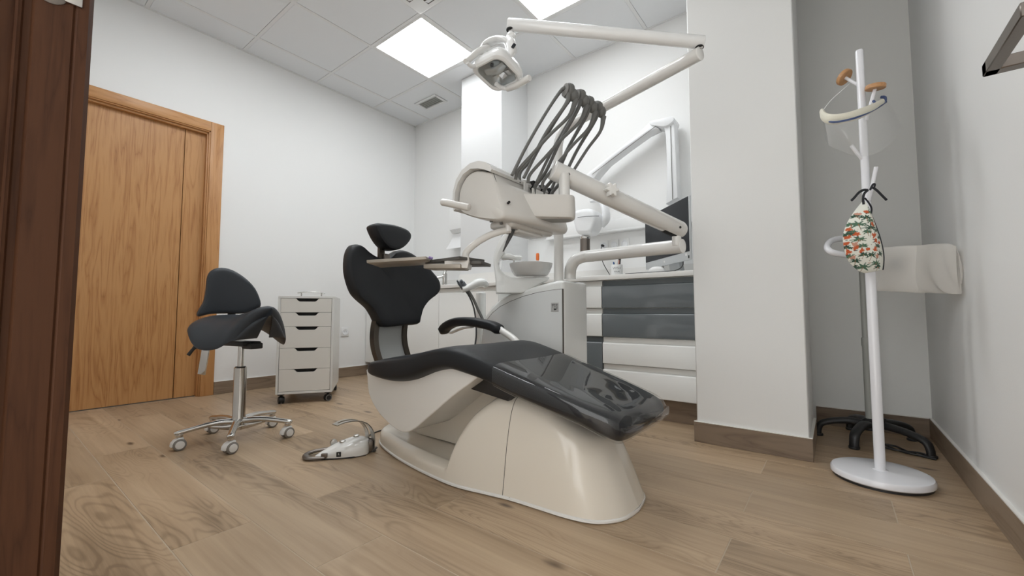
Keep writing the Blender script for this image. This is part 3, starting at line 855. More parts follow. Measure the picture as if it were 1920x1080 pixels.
AR = FM @ Matrix.Translation((.158, -.02, 0)) @ Matrix.Rotation(math.radians(24), 4, 'Z') @ Matrix.Diagonal((1.22, 1, 1.12, 1)) @ Matrix.Translation((-.158, .02, 0))
put('guard_arch', gd, 'steel', fp, AR)
put('heel_block', MB().box((.146, -.055, .003), (.166, .020, .050), bevel=.006), 'steel_dark', fp, FM)
for x, y in ((.045, -.010), (.105, .010)):
    z = slerp(PH, x) + .007
    put('button', MB().lathe([(0, 0), (.013, 0), (.013, .004), (.009, .007), (0, .0075)], 20), 'steel', fp, FM @ Matrix.Translation((x, y, z - .002)))
put('roller', MB().cyl((.018, .047, .036), (.018, .067, .036), .015, n=20, bev=.003), 'steel', fp, FM)
put('side_button', MB().box((-.035, -.064, .008), (-.010, -.052, .027), bevel=.003), 'steel_dark', fp, FM @ Matrix.Rotation(math.radians(-22), 4, 'Z') @ Matrix.Translation((.012, .002, 0)))
stM = FM @ frame((.022, -.0735, .021), (1, -.28, 0), (0, 0, 1))
sk = put('sticker', MB().box((-.009, -.0006, -.010), (.009, .0006, .010)), 'ink', fp, stM)
text('R', .012, stM @ Matrix.Translation((0, -.0008, 0)) @ Matrix.Rotation(math.pi / 2, 4, 'X'), 'paper', 'sticker_letter', sk)
cbl = [FM @ Vector((.160, -.04, .018)), FM @ Vector((.185, -.045, .016))]
pl = MB()
for i in range(5):
    a = cbl[0] + (cbl[1] - cbl[0]) * (i / 5); b = cbl[0] + (cbl[1] - cbl[0]) * ((i + .6) / 5)
    pl.cyl(a, b, .008 - .0006 * i, n=14)
put('strain_relief', pl, 'rubber_grey', fp)
put('cable', MB().tube([cbl[1], (-1.6299, 1.0980, 0.0060), (-1.6360, 1.1210, 0.0035), (-1.6992, 1.1470, 0.0035), (-1.7746, 1.1684, 0.0035), (-1.8459, 1.2207, 0.0035), (-1.8785, 1.2884, 0.0035), (-1.8833, 1.3462, 0.0035), (-1.8903, 1.4184, 0.0035)], .0032, n=10, sub=6), 'hose_dark', fp)

# ------------------------------------------------------------------ coat stand and what hangs on it
CP = Vector((.113, 2.075, 0))
cs_ = thing('coat_stand', CP, 'white coat stand on a round base with two round wooden pegs', 'coat stand')
put('base', MB().lathe([(0, .009), (.143, .009), (.1475, .013), (.1475, .026), (.143, .0325), (.134, .0345), (0, .036)], 64, Matrix.Translation(CP)), 'stand_white', cs_)
put('base_foot', MB().lathe([(0, 0), (.141, 0), (.141, .0095), (0, .0095)], 64, Matrix.Translation(CP)), 'black_plastic', cs_)
put('pole', MB().lathe([(0, .032), (.024, .033), (.0235, .036), (.0165, .039), (.0160, .85), (.0135, .87), (.0130, 1.634), (.0115, 1.639), (0, 1.640)], 28, Matrix.Translation(CP)), 'stand_white', cs_)
def peg(name, a, b, disc=None, r=.006):
    a, b = Vector(a), Vector(b)
    o = put(name, MB().cyl(a, b, r, n=14, bev=.0015), 'stand_white', cs_)
    if disc:
        dd = (b - a).normalized() if disc is True else Vector(disc).normalized()
        M = Matrix.Translation(b) @ aim(dd)
        put('wooden_disc', MB().lathe([(0, -.007), (.029, -.007), (.031, -.005), (.031, .006), (.029, .009), (0, .010)], 32, M), 'peg_wood', o)
    return o
peg('peg', CP + Vector((-.008, .004, 1.505)), CP + Vector((-.047, .030, 1.562)), disc=(-.62, .25, .62))
peg('peg', CP + Vector((.010, -.008, 1.352)), CP + Vector((.040, -.030, 1.464)), disc=(.10, -.12, .9))
peg('peg', CP + Vector((-.008, -.006, 1.205)), CP + Vector((-.038, -.020, 1.262)))
peg('peg', CP + Vector((.006, -.012, 1.040)), CP + Vector((.030, -.040, 1.158)), r=.0065)

# face shield
fs = thing('face_shield', CP + Vector((-.02, -.06, 1.40)), 'clear face shield with a cream foam band hanging on the coat stand', 'face shield')
FSD = 1.50
band = [(-0.0108, 1.9621, 1.3768), (-0.0033, 1.8955, 1.3285), (0.0206, 1.8531, 1.2958), (0.0548, 1.8545, 1.2923), (0.0926, 1.8828, 1.3055), (0.1333, 1.9497, 1.3407), (0.1711, 2.0510, 1.3937), (0.1897, 2.1382, 1.4382)]
put('rim', MB().tube(band, .0024, n=10, sub=5, flat=(1.6, .8)), 'blue_trim', fs)
fo = [Vector(p) + Vector((0, .012, .014)) for p in band]
put('foam_band', MB().tube(fo[:7], [.012, .017, .019, .018, .019, .016, .012], n=14, sub=5, flat=(1.0, .62)), 'foam', fs)
put('clip', MB().tube([(0.1851, 2.1227, 1.4269), (0.1864, 2.1469, 1.4558), (0.1743, 2.1497, 1.4631)], [.005, .006, .005], n=10).tube([(0.1474, 1.9963, 1.3709), (0.1453, 2.0179, 1.4007), (0.1410, 2.0207, 1.4032)], .004, n=8), 'blue_trim', fs)
put('elastic', MB().tube([(-0.0089, 1.9873, 1.3988), (0.0226, 2.0329, 1.4547), (0.0789, 2.0966, 1.5245), (0.0970, 2.1216, 1.5470)], .0012, n=6), 'paint_white', fs)
bq, _ = smooth([Vector(p) for p in band], [1] * len(band), 6)
low = [(-0.0030, 1.9754, 1.2785), (0.0088, 1.9121, 1.2299), (0.0444, 1.8916, 1.1947), (0.0728, 1.8775, 1.1700), (0.1100, 1.9066, 1.1662), (0.1587, 1.9797, 1.2005), (0.1999, 2.0708, 1.2577), (0.2308, 2.1649, 1.3362)]
lq, _ = smooth([Vector(p) for p in low], [1] * len(low), 6)
vz = MB().grid(lambda u, v: bq[round(u * (len(bq) - 1))].lerp(lq[round(u * (len(lq) - 1))], v) + Vector((0, -.02, 0)) * math.sin(math.pi * v), len(bq) - 1, 8)
me = vz.build()
o = put('visor', me, 'visor_film', fs)

# cloth face mask tied to the lowest peg
fm = thing('face_mask', CP + Vector((-.02, -.08, .90)), 'cloth face mask printed with green palms and orange figures tied to a peg', 'face mask')
mo = [(0.0126, 0.1386), (-0.0140, 0.1092), (-0.0429, 0.0691), (-0.0622, 0.0280), (-0.0665, -0.0058), (-0.0601, -0.0504), (-0.0462, -0.0813), (-0.0150, -0.1111), (0.0107, -0.1207), (0.0704, -0.1082), (0.0643, -0.0581), (0.0516, -0.0058), (0.0347, 0.0554), (0.0209, 0.1111)]
# coordinates: (right, up) metres in an upright plane that faces the doorway
MFR = frame((0.0816, 1.9441, 0.8758), (.791, .612, 0), (0, 0, 1))
left_e = [mo[0], mo[1], mo[2], mo[3], mo[4], mo[5], mo[6], mo[7], mo[8]]
right_e = [mo[0], mo[13], mo[12], mo[11], mo[10], mo[9]]
def along(E, t):
    P, _ = smooth([Vector((p[0], 0, p[1])) for p in E], [1] * len(E), 10)
    L_ = [0]
    for a, b in zip(P[:-1], P[1:]): L_.append(L_[-1] + (b - a).length)
    q = t * L_[-1]
    for i in range(len(P) - 1):
        if q <= L_[i + 1] + 1e-9:
            return P[i].lerp(P[i + 1], (q - L_[i]) / max(1e-9, L_[i + 1] - L_[i]))
    return P[-1]
LT = [along(left_e, j / 120) for j in range(121)]; RT = [along(right_e, j / 120) for j in range(121)]
def mask_pt(u, v):
    j = round(v * 120)
    a, b = LT[j], RT[j]
    p = a.lerp(b, u)
    return (p.x, -.055 * math.sin(math.pi * min(1, u * .80 + .04)) * math.sin(math.pi * (.04 + .92 * v)) ** .6, p.z)
me = MB().grid(mask_pt, 110, 120).build(80)
m, nt, b_ = nodes_of('mask_print'); b_.inputs['Roughness'].default_value = .9
at = nt.nodes.new('ShaderNodeAttribute'); at.attribute_name = 'print'; nt.links.new(at.outputs['Color'], b_.inputs['Base Color'])
pal = {'g': (.035, .085, .055), 'g2': (.075, .15, .095), 'o': (.55, .11, .035), 'k': (.03, .028, .03), 'p': (.55, .28, .20), 'b': (.24, .14, .07)}
rnd = random.Random(5)
strokes = []
def palm(x, y, s, c):
    for k in range(7):
        a = -.5 + k * (math.pi + 1.0) / 6 + rnd.uniform(-.15, .15)
        strokes.append((x, y, x + s * math.cos(a), y + s * math.sin(a) * .8 - s * .12, .0030, c))
    strokes.append((x, y, x + rnd.uniform(-.004, .004), y - s * 1.25, .0013, 'b'))
for x, y, s in ((-.032, .050, .019), (-.004, .034, .027), (-.010, .072, .015), (.022, .026, .016), (-.036, -.004, .017), (.002, -.060, .016), (-.034, -.078, .013), (-.008, -.100, .021), (.024, -.088, .017), (.034, -.056, .015), (.004, .092, .012), (-.048, .024, .011), (.034, .002, .013), (-.020, -.058, .012), (.016, .108, .011), (-.016, .020, .012), (-.026, -.028, .013), (.020, -.030, .012), (.000, .060, .012), (.036, -.100, .012), (-.060, -.030, .013), (-.056, .016, .012), (-.050, -.062, .013), (-.044, .052, .012), (-.026, .082, .011), (-.030, -.100, .012)):
    palm(x, y, s, rnd.choice(['g', 'g', 'g2']))
for x, y, s in ((-.040, .014, .010), (.006, .006, .014), (.012, -.012, .010), (-.043, -.022, .011), (-.040, -.034, .008), (.010, -.042, .011), (-.026, -.044, .008), (-.012, -.040, .006), (.022, -.063, .009), (-.042, -.066, .007), (-.004, .094, .007), (-.058, .006, .009), (-.060, -.016, .009), (-.054, -.046, .010), (-.052, .036, .009), (.030, -.018, .010), (-.020, .090, .006), (.004, .046, .009)):
    c = rnd.choice(['o', 'o', 'o', 'p'])
    for k in range(5):
        a = rnd.uniform(0, 6.28)
        strokes.append((x, y, x + s * math.cos(a) * .7, y + s * math.sin(a) * .8, rnd.uniform(.0032, .0058), c))
    strokes.append((x - s * .4, y - s, x + s * .4, y - s * .9, .0011, 'k'))
for k in range(34):
    x, y = rnd.uniform(-.045, .035), rnd.uniform(-.11, .10)
    strokes.append((x, y, x + rnd.uniform(-.005, .01), y + rnd.uniform(-.002, .003), .0009, rnd.choice(['k', 'b', 'p'])))
ca = me.color_attributes.new('print', 'FLOAT_COLOR', 'POINT')
base_c = (.76, .76, .68)
cols = []
for v in me.vertices:
    x, y = v.co.x, v.co.z
    c = base_c
    for x0, y0, x1, y1, r, k in strokes:
        dx, dy = x1 - x0, y1 - y0
        t = max(0, min(1, ((x - x0) * dx + (y - y0) * dy) / (dx * dx + dy * dy + 1e-12)))
        q = r * (1 - .6 * t)
        if (x - x0 - t * dx) ** 2 + (y - y0 - t * dy) ** 2 < q * q:
            c = pal[k]
    cols.extend((*c, 1))
ca.data.foreach_set('color', cols)
o = put('printed_cloth', me, 'mask_print', fm, MFR)
so = o.modifiers.new('thick', 'SOLIDIFY'); so.thickness = .0015; so.offset = 1
LB = MB().grid(lambda u, v: (lambda p, q: (p.x * (1 - u) + q[0] * u, .012 + .02 * u * math.sin(math.pi * v), p.z * (1 - u) + q[1] * u))(RT[round(v * 60)], (mo[0][0] + .032 - .004 * v, RT[round(v * 60)].z if v > .28 else mo[0][1] - .045 - .02 * v)), 8, 60)
rb = [MFR @ Vector(mask_pt(1.0, j / 24)) for j in range(25)]
put('edging', MB().tube(rb, .0028, n=8, sub=4, flat=(1.0, 1.5)), 'ribbon_black', fm)
rib = [(0.0427, 0.1601), (0.0572, 0.1405), (0.0658, 0.1209), (0.0625, 0.0935), (0.0583, 0.0486), (0.0541, 0.0039), (0.0607, -0.0542)]
put('inner_tape', MB().tube([MFR @ Vector((p[0], .020, p[1])) for p in rib], .0022, n=8, sub=4, flat=(1.0, 1.6)), 'ribbon_black', fm)
ln = [(0.0241, 0.0974), (0.0474, 0.0994), (0.0604, 0.0896), (0.0564, 0.0486), (0.0522, 0.0058), (0.0390, 0.0486)]
put('lining', MB().prism([(p[0], p[1]) for p in ln], .010, .012, 'Y'), 'mask_lining', fm, MFR)
t1 = [(0.0083, 0.1729), (-0.0069, 0.1729), (-0.0244, 0.1633), (-0.0404, 0.1460), (-0.0524, 0.1344)]
t2 = [(0.0159, 0.1729), (0.0264, 0.1922), (0.0341, 0.1942), (0.0317, 0.1845), (0.0257, 0.1787)]
t3 = [(0.0259, 0.1826), (0.0405, 0.1710), (0.0549, 0.1556), (0.0729, 0.1363)]
t4 = [(0.0083, 0.1729), (-0.0056, 0.1594), (-0.0104, 0.1402), (-0.0094, 0.1210)]
for tt, fl_ in ((t1, (.7, 1.7)), (t2, (1, 1.3)), (t3, (.7, 1.5)), (t4, (.8, 1.5))):
    put('ribbon', MB().tube([MFR @ Vector((p[0], -.035, p[1])) for p in tt], .0026, n=8, sub=4, flat=fl_, up=(0, 1, 0)), 'ribbon_black', fm)

# ------------------------------------------------------------------ floor lamp stand hidden behind the coat stand
LS = Vector((.115, 2.655, 0))
ls = thing('lamp_stand', LS, 'black five-foot stand with a grey pole and a plastic-wrapped head behind the coat stand', 'lamp stand')
for k, a in enumerate((188, 251, 322, 40, 110)):
    a = math.radians(a); L_ = (.20, .20, .235, .205, .20)[k]
    q = Vector((math.cos(a), math.sin(a), 0))
    lg = MB().tube([LS + q * .015 + Vector((0, 0, .078)), LS + q * .07 + Vector((0, 0, .088)), LS + q * L_ * .68 + Vector((0, 0, .080)), LS + q * L_ * .93 + Vector((0, 0, .062)), LS + q * L_ + Vector((0, 0, .034)), LS + q * (L_ + .003) + Vector((0, 0, .010))], [.022, .021, .019, .018, .017, .017], n=14, sub=5, flat=(.8, 1.1))
    lg.cyl(LS + q * (L_ + .003) + Vector((0, 0, .0)), LS + q * (L_ + .003) + Vector((0, 0, .012)), .021, n=16, bev=.003)
    put('foot', lg, 'black_plastic', ls)
put('hub', MB().lathe([(0, .055), (.034, .055), (.036, .075), (.030, .098), (.018, .108), (0, .108)], 24, Matrix.Translation(LS)), 'black_plastic', ls)
put('foot_lever', MB().tube([LS + Vector((.02, -.02, .09)), LS + Vector((.045, -.045, .105)), LS + Vector((.05, -.05, .125))], .007, n=10), 'black_plastic', ls)
put('pole', MB().lathe([(0, .10), (.015, .10), (.015, .45), (.017, .455), (.017, .49), (.013, .495), (.013, .83), (0, .83)], 20, Matrix.Translation(LS)), 'pole_grey', ls)
put('arm', MB().tube([LS + Vector((0, 0, .82)), LS + Vector((0, -.02, .86)), LS + Vector((-.005, -.18, .885)), (0.1402, 2.2700, 0.8524)], .013, n=12), 'stand_white', ls)
put('loop_handle', MB().tube([(0.1402, 2.2700, 0.8524), (0.0780, 2.1971, 0.8453), (0.0315, 2.1480, 0.8504), (-0.0024, 2.1335, 0.8627), (-0.0140, 2.1607, 0.8870), (-0.0009, 2.2192, 0.9182), (0.0361, 2.2846, 0.9349), (0.0955, 2.3557, 0.9385), (0.1489, 2.3728, 0.9234)], .0125, n=14, sub=6), 'stand_white', ls)
hb = MB().ball((0.2219, 2.2957, 0.8112), .034, s=(1, .8, 1))
put('lamp_head', hb, 'head_blue', ls)
# loose bag: a flattened sleeve
bg = [(0.1429, 2.2950, 0.8841), (0.2063, 2.2684, 0.8813), (0.2648, 2.2381, 0.8759), (0.3087, 2.1837, 0.8706), (0.3315, 2.1261, 0.8607), (0.3442, 2.0866, 0.8430)]
bl = [(0.1329, 2.3006, 0.7058), (0.1998, 2.2769, 0.6984), (0.2582, 2.2466, 0.6913), (0.3052, 2.1947, 0.6860), (0.3280, 2.1367, 0.6813), (0.3492, 2.0899, 0.6791)]
tq, _ = smooth([Vector(p) for p in bg], [1] * 6, 6); wq, _ = smooth([Vector(p) for p in bl], [1] * 6, 6)
nrm_ = Vector((.75, -.6, 0)).normalized()
def bag_pt(u, v):
    i = round(v * (len(tq) - 1)); a = 2 * math.pi * u
    k = .5 - .5 * math.cos(a)
    th = .050 * max(.03, math.sin(math.pi * (.14 + .855 * v))) ** .7 * math.sin(a)
    wr = .004 * math.sin(9 * v * 3 + a * 2) + .003 * math.sin(23 * v + 3 * a)
    return tq[i].lerp(wq[i], k) + nrm_ * (th + wr * (1 if v < .97 else .2))
put('plastic_cover', MB().grid(bag_pt, 48, len(tq) - 1, closed_u=True), 'bag_film', ls)
random.seed(11)
for k in range(3):
    pts = []
    for i in range(10):
        a = i / 9
        pts.append((LS.x + .02 + .17 * a + .012 * math.sin(7 * a + k * 2), LS.y - .05 - .10 * a + .03 * math.sin(5 * a + 1.7 * k) - .012 * k, .005 + .002 * k))
    put('cable', MB().tube(pts, .0042, n=8, sub=5), 'black_plastic', ls)

# ------------------------------------------------------------------ dental chair
YC = 1.285
dc = thing('dental_chair', (-1.1, YC, 0), 'black upholstered dental chair on a cream base with plastic over its foot end', 'dental chair')
WB = [(-1.765, 0.0), (-1.755, .040), (-1.735, .070), (-1.69, .102), (-1.62, .130), (-1.50, .165), (-1.40, .187), (-1.25, .211), (-1.08, .224), (-.95, .205), (-.86, .190), (-.75, .184), (-.66, .180), (-.59, .166), (-.55, .142), (-.52, .104), (-.505, .066), (-.498, .0)]
HB = [(-1.765, .052), (-1.60, .066), (-1.40, .062), (-1.15, .058), (-1.130, .060), (-1.122, .080), (-1.110, .130), (-1.085, .190), (-1.048, .243), (-1.00, .283), (-.96, .308), (-.90, .317), (-.80, .300), (-.65, .255), (-.55, .222), (-.498, .205)]
def xs_between(a, b, n):
    return [a + (b - a) * (.5 - .5 * math.cos(math.pi * i / n)) for i in range(n + 1)]
stations = sorted(set([round(x, 5) for x in xs_between(-1.765, -1.18, 30) + [-1.16 + .010 * i for i in range(12)] + xs_between(-1.05, -.498, 36)]))
def base_sec(x, grow=0.0):
    w_, h_ = max(.0005, slerp(WB, x)), (slerp(HB, x) if x > -1.12 else lerp(HB, x))
    R = []
    for k in range(49):
        a = math.pi * k / 48
        c, s = math.cos(a), math.sin(a)
        n = 5.0 if h_ < .09 else (7.5 if x < -.85 else 7.5 - 3 * (x + .85) / .35)
        y = math.copysign(abs(c) ** (2 / n), c); z = abs(s) ** (2 / n)
        zz = h_ * z
        yy = y * w_ * (1 - .30 * max(0, zz - .04) / .30 * (1 if x < -.6 else .8))
        if h_ < .12:
            # shallow tray let into the low end
            q = max(0.0, 1 - (abs(yy) / max(.01, w_ * .80)) ** 4) * max(0.0, min(1, (x + 1.66) / .12)) * min(1, max(0, (.12 - h_) / .03))
            if z > .8: zz -= .020 * q
        xx = x
        if x > -.75: xx = x - .085 * ((x + .75) / .25) * zz / .2
        R.append((xx, YC + yy * (1 + grow), .010 + zz))
    return R
put('base', MB().loft([base_sec(x) for x in stations], closed=True, cap=True), 'shell_cream', dc)
rim = []
for z, g in ((0, -.012), (.002, -.002), (.006, .004), (.012, .004), (.0145, .0), (.0145, -.03)):
    ring = []
    for x in stations: ring.append((x if abs(x + 1.1) < .6 else -1.1 + (x + 1.1) * (1 + g * .25), YC - max(0, slerp(WB, x)) - g, z))
    for x in stations[::-1]: ring.append((x if abs(x + 1.1) < .6 else -1.1 + (x + 1.1) * (1 + g * .25), YC + max(0, slerp(WB, x)) + g, z))
    rim.append(ring)
put('base_rim', MB().loft(rim), 'shell_white', dc)
sm = [Vector(p) for p in base_sec(-.885)]
cs0 = sum(sm, Vector()) / len(sm)
put('panel_seam', MB().tube([p + (p - Vector((p.x, YC, .12))).normalized() * .0002 for p in sm], .0011, n=6, sub=1), 'gap_dark', dc)
sp = [Vector(p) for p in base_sec(-.858)]
q_ = min(sp, key=lambda p: abs(p.z - .04) + (0 if p.y < YC else 9))
put('base_screw', MB().lathe([(0, 0), (.0048, 0), (.0044, .0016), (.002, .0018), (.0015, .0008), (0, .0008)], 16, Matrix.Translation(q_ - Vector((0, .0005, 0))) @ aim((0, -1, .12))), 'steel', dc)
# sloping link cover between base and seat
put('link_cover', MB().prism([(-1.60, .055), (-1.20, .055), (-1.00, .20), (-.915, .288), (-1.06, .284), (-1.20, .308), (-1.34, .245), (-1.60, .085)], 1.280, 1.46, 'Y', bevel=.005), 'shell_cream', dc)
put('link_joint', MB().prism([(-1.10, .335), (-.90, .310), (-.87, .345), (-.95, .375), (-1.05, .395), (-1.12, .39)], 1.135, 1.435, 'Y', bevel=.004), 'black_plastic', dc)
# seat pan: a bulging cream shell under the rear half
prof = [(-1.650, .365), (-1.655, .325), (-1.640, .255), (-1.590, .200), (-1.52, .160), (-1.44, .134), (-1.385, .132), (-1.33, .156), (-1.25, .212), (-1.13, .300), (-1.01, .378), (-1.00, .40), (-1.10, .425), (-1.30, .40), (-1.50, .37)]
prof = smooth2(prof, 3)
pcx = sum(p[0] for p in prof) / len(prof); pcz = .385
put('seat_pan', MB().prism([(p[0] + .018, p[1] + .006) for p in prof], 1.072, 1.500, 'Y', bevel=.042, seg=7), 'shell_white', dc)
# seat and leg rest: one cushion
ZT = [(-1.615, .385), (-1.600, .404), (-1.55, .418), (-1.45, .438), (-1.30, .463), (-1.18, .487), (-1.10, .499), (-1.05, .496), (-.98, .478), (-.87, .446), (-.70, .395), (-.55, .350), (-.50, .332), (-.478, .318), (-.470, .300)]
ZB = [(-1.615, .372), (-1.600, .350), (-1.55, .338), (-1.42, .329), (-1.30, .348), (-1.18, .390), (-1.10, .405), (-1.03, .397), (-.93, .379), (-.82, .345), (-.60, .288), (-.50, .252), (-.478, .254), (-.470, .275)]
WS = [(-1.615, .210), (-1.600, .236), (-1.55, .256), (-1.45, .264), (-1.25, .262), (-1.08, .258), (-.87, .244), (-.65, .222), (-.52, .202), (-.485, .188), (-.470, .165)]
XS = [-1.615 + 1.145 * (.5 - .5 * math.cos(math.pi * i / 70)) for i in range(71)]
def cush(x, g=0.0, nn=4.6, seg=52):
    a_, b_, w_ = slerp(ZT, x) + g, slerp(ZB, x) - g, slerp(WS, x) + g
    zc, hz = (a_ + b_) / 2, (a_ - b_) / 2
    out = []
    for k in range(seg):
        a = 2 * math.pi * k / seg
        c, s = math.cos(a), math.sin(a)
        y = math.copysign(abs(c) ** (2 / nn), c); z = math.copysign(abs(s) ** (2 / nn), s)
        dish = -.008 * (1 - (y) ** 2) if s > 0 else 0
        out.append(Vector((x, YC + w_ * y, zc + hz * z + dish)))
    return out
put('seat_cushion', MB().loft([cush(x) for x in XS]), 'leather', dc)
# clear plastic sleeve pulled over the leg rest
XP = [-.885 + .424 * i / 60 for i in range(61)]
R = []
for x in XP:
    xe = min(x, -.4705)
    ring = cush(xe, .0035 + .004 * max(0, (x + .56) / .1), 5.0, 96)
    t = max(0, (x + .72) / .27)
    ring2 = []
    for k, p in enumerate(ring):
        y = (p.y - YC)
        top = p.z > (slerp(ZT, xe) + slerp(ZB, xe)) / 2
        w_ = 0.0
        if top:
            w_ = t * (.0042 * math.sin(62 * (x + .35 * y) + 9 * y) * math.exp(-((y - .03) / .12) ** 2) + .003 * math.sin(48 * y + 30 * x)) * min(1, abs(.21 - abs(y)) / .08)
        end = max(0, (x + .500) / .052)
        ring2.append(Vector((x + .010 * end * (y / .2), p.y, p.z + w_ + .010 * end * math.sin(22 * y + 2) * (1 if top else .3))))
    R.append(ring2)
c_ = sum(R[-1], Vector()) / len(R[-1])
R.append([c_ + (p - c_) * .55 + Vector((.006, 0, .003 * math.sin(5 * i))) for i, p in enumerate(R[-1])])
R.append([c_ + (p - c_) * .1 + Vector((.004, 0, 0)) for p in R[-1]])
mb = MB(); mb.loft(R, cap=False)
put('plastic_sleeve', mb, 'clear_film', dc, label='clear glossy plastic sleeve, creased at the foot end')
# backrest
bo = [(-1.7400, 1.2001, 0.5463), (-1.7400, 1.1667, 0.5941), (-1.7400, 1.1385, 0.6345), (-1.7400, 1.0832, 0.6760), (-1.7400, 1.0528, 0.7093), (-1.7400, 1.0315, 0.7691), (-1.7400, 1.0262, 0.8221), (-1.7400, 1.0353, 0.8816), (-1.7400, 1.0556, 0.9209), (-1.7400, 1.0811, 0.9342), (-1.7400, 1.1076, 0.9313), (-1.7400, 1.1393, 0.9101), (-1.7400, 1.1807, 0.8919), (-1.7400, 1.2232, 0.8841), (-1.7400, 1.2762, 0.8964), (-1.7400, 1.3113, 0.9242), (-1.7400, 1.3477, 0.9401), (-1.7400, 1.3959, 0.9360), (-1.7400, 1.4425, 0.9157), (-1.7400, 1.4946, 0.8805), (-1.7400, 1.5410, 0.8345), (-1.7400, 1.5728, 0.7952), (-1.7400, 1.5793, 0.7538), (-1.7400, 1.5582, 0.7174), (-1.7400, 1.5000, 0.6777), (-1.7400, 1.4598, 0.6342), (-1.7400, 1.4373, 0.5834), (-1.7400, 1.4166, 0.5530), (-1.7400, 1.3056, 0.5474)]
bo = [(p[1], p[2]) for p in bo]
bo = smooth2(bo, 3)
bcy = 1.305
def place_bk(s, z, off):
    lean = -.14 * (z - .55)
    wrap = .35 * (s - bcy) ** 2
    return Vector((-1.745 + off + lean + wrap, s, z))
# keep the waist and lobes: ring scaling about the middle of the back
def padx(outl, th, place, cy, cz):
    R = []
    n = 9
    seq = [(.30, -th / 2), (.60, -th / 2), (.80, -th / 2)]
    for i in range(n + 1):
        a = math.pi * i / n
        seq.append((1 - .085 * (1 - math.sin(a)) ** 1.5, -math.cos(a) * th / 2))
    seq += [(.82, th / 2 * 1.02), (.70, th / 2 * .98), (.5, th / 2 * .86), (.25, th / 2 * .80)]
    for k, off in seq:
        R.append([place(cy + (p[0] - cy) * k, cz + (p[1] - cz) * k, off) for p in outl])
    return MB().loft(R)
put('backrest', padx(bo, .075, place_bk, bcy, .74), 'leather', dc)
# bracket below the backrest
for ys, ye, yb in ((1.186, 1.212, .018), (1.355, 1.380, .018)):
    R = []
    for i in range(17):
        t = i / 16; z = .585 - .225 * t
        bow = -.030 * math.sin(math.pi * min(1, t * .8 + .08))
        ya, yb2 = ys + bow * .8, ye + bow * .8
        R.append([(-1.765 + .05 * t + bow * .6, ya, z), (-1.730 + .05 * t + bow * .6, ya, z), (-1.730 + .05 * t + bow * .6, yb2, z), (-1.765 + .05 * t + bow * .6, yb2, z)])
    put('back_arm', MB().loft(R), 'bracket_dark', dc)
R = []
for i in range(17):
    t = i / 16; z = .585 - .225 * t; bow = -.030 * math.sin(math.pi * min(1, t * .8 + .08))
    R.append([(-1.757 + .05 * t + bow * .6, 1.210 + bow * .8, z), (-1.744 + .05 * t + bow * .6, 1.210 + bow * .8, z), (-1.744 + .05 * t + bow * .6, 1.357 + bow * .8, z), (-1.757 + .05 * t + bow * .6, 1.357 + bow * .8, z)])
put('back_panel', MB().loft(R), 'panel_grey', dc)
put('back_hinge', MB().box((-1.72, 1.19, .335), (-1.50, 1.40, .372), bevel=.012, seg=3), 'black_plastic', dc)
# headrest
ho = [(p[1], p[2]) for p in [(-1.7200, 1.1408, 1.0243), (-1.7200, 1.1522, 1.0365), (-1.7200, 1.1726, 1.0439), (-1.7200, 1.2521, 1.0481), (-1.7200, 1.3236, 1.0381), (-1.7200, 1.3491, 1.0227), (-1.7200, 1.3546, 1.0041), (-1.7200, 1.3415, 0.9774), (-1.7200, 1.3018, 0.9395), (-1.7200, 1.2547, 0.9203), (-1.7200, 1.2174, 0.9225), (-1.7200, 1.1928, 0.9364), (-1.7200, 1.1715, 0.9595), (-1.7200, 1.1532, 0.9904)]]
ho = smooth2(ho, 4)
hcy = sum(p[0] for p in ho) / len(ho); hcz = sum(p[1] for p in ho) / len(ho)
put('headrest', pad(ho, .095, lambda s, z, off: Vector((-1.735 + off * (1.0) - .15 * (z - hcz), s, z))), 'leather', dc)
hp = put('headrest_post', MB().box((-1.775, 1.205, .80), (-1.757, 1.238, .96), bevel=.003), 'bracket_dark', dc)
put('post_lock', MB().box((-1.772, 1.222, .868), (-1.738, 1.256, .905), bevel=.006), 'steel_dark', dc)
# far armrest
am = [(-1.7307, 1.6000, 0.5017), (-1.6928, 1.6000, 0.5379), (-1.6184, 1.6000, 0.5625), (-1.5233, 1.6000, 0.5666), (-1.4292, 1.6000, 0.5570), (-1.3575, 1.6000, 0.5448), (-1.3056, 1.6000, 0.5222)]
Pq, _ = smooth([Vector(p) for p in am], [1] * len(am), 6)
R = []
for i, p in enumerate(Pq):
    t = (Pq[min(i + 1, len(Pq) - 1)] - Pq[max(i - 1, 0)]).normalized(); nn = Vector((-t.z, 0, t.x))
    if nn.z < 0: nn = -nn
    e = min(1, i / 4 + .55, (len(Pq) - 1 - i) / 4 + .6)
    R.append([p + nn * (.0235 * e * math.copysign(abs(math.sin(a)) ** .6, math.sin(a))) + Vector((0, .034 * e * math.copysign(abs(math.cos(a)) ** .6, math.cos(a)), 0)) for a in [2 * math.pi * k / 24 for k in range(24)]])
ar = put('armrest', MB().loft(R), 'leather', dc)
put('armrest_plate', MB().tube([Vector((-1.6536, 1.5950, 0.5042)), Vector((-1.5729, 1.5950, 0.5292)), Vector((-1.4992, 1.5950, 0.5393))], .012, n=12, flat=(.5, 1.6)), 'shell_white', ar)
put('armrest_post', MB().tube([Vector((-1.3330, 1.6000, 0.5400)), Vector((-1.2920, 1.6000, 0.5200)), (-1.225, 1.60, .485), (-1.19, 1.585, .455), (-1.17, 1.50, .43)], .0165, n=16), 'shell_white', dc)

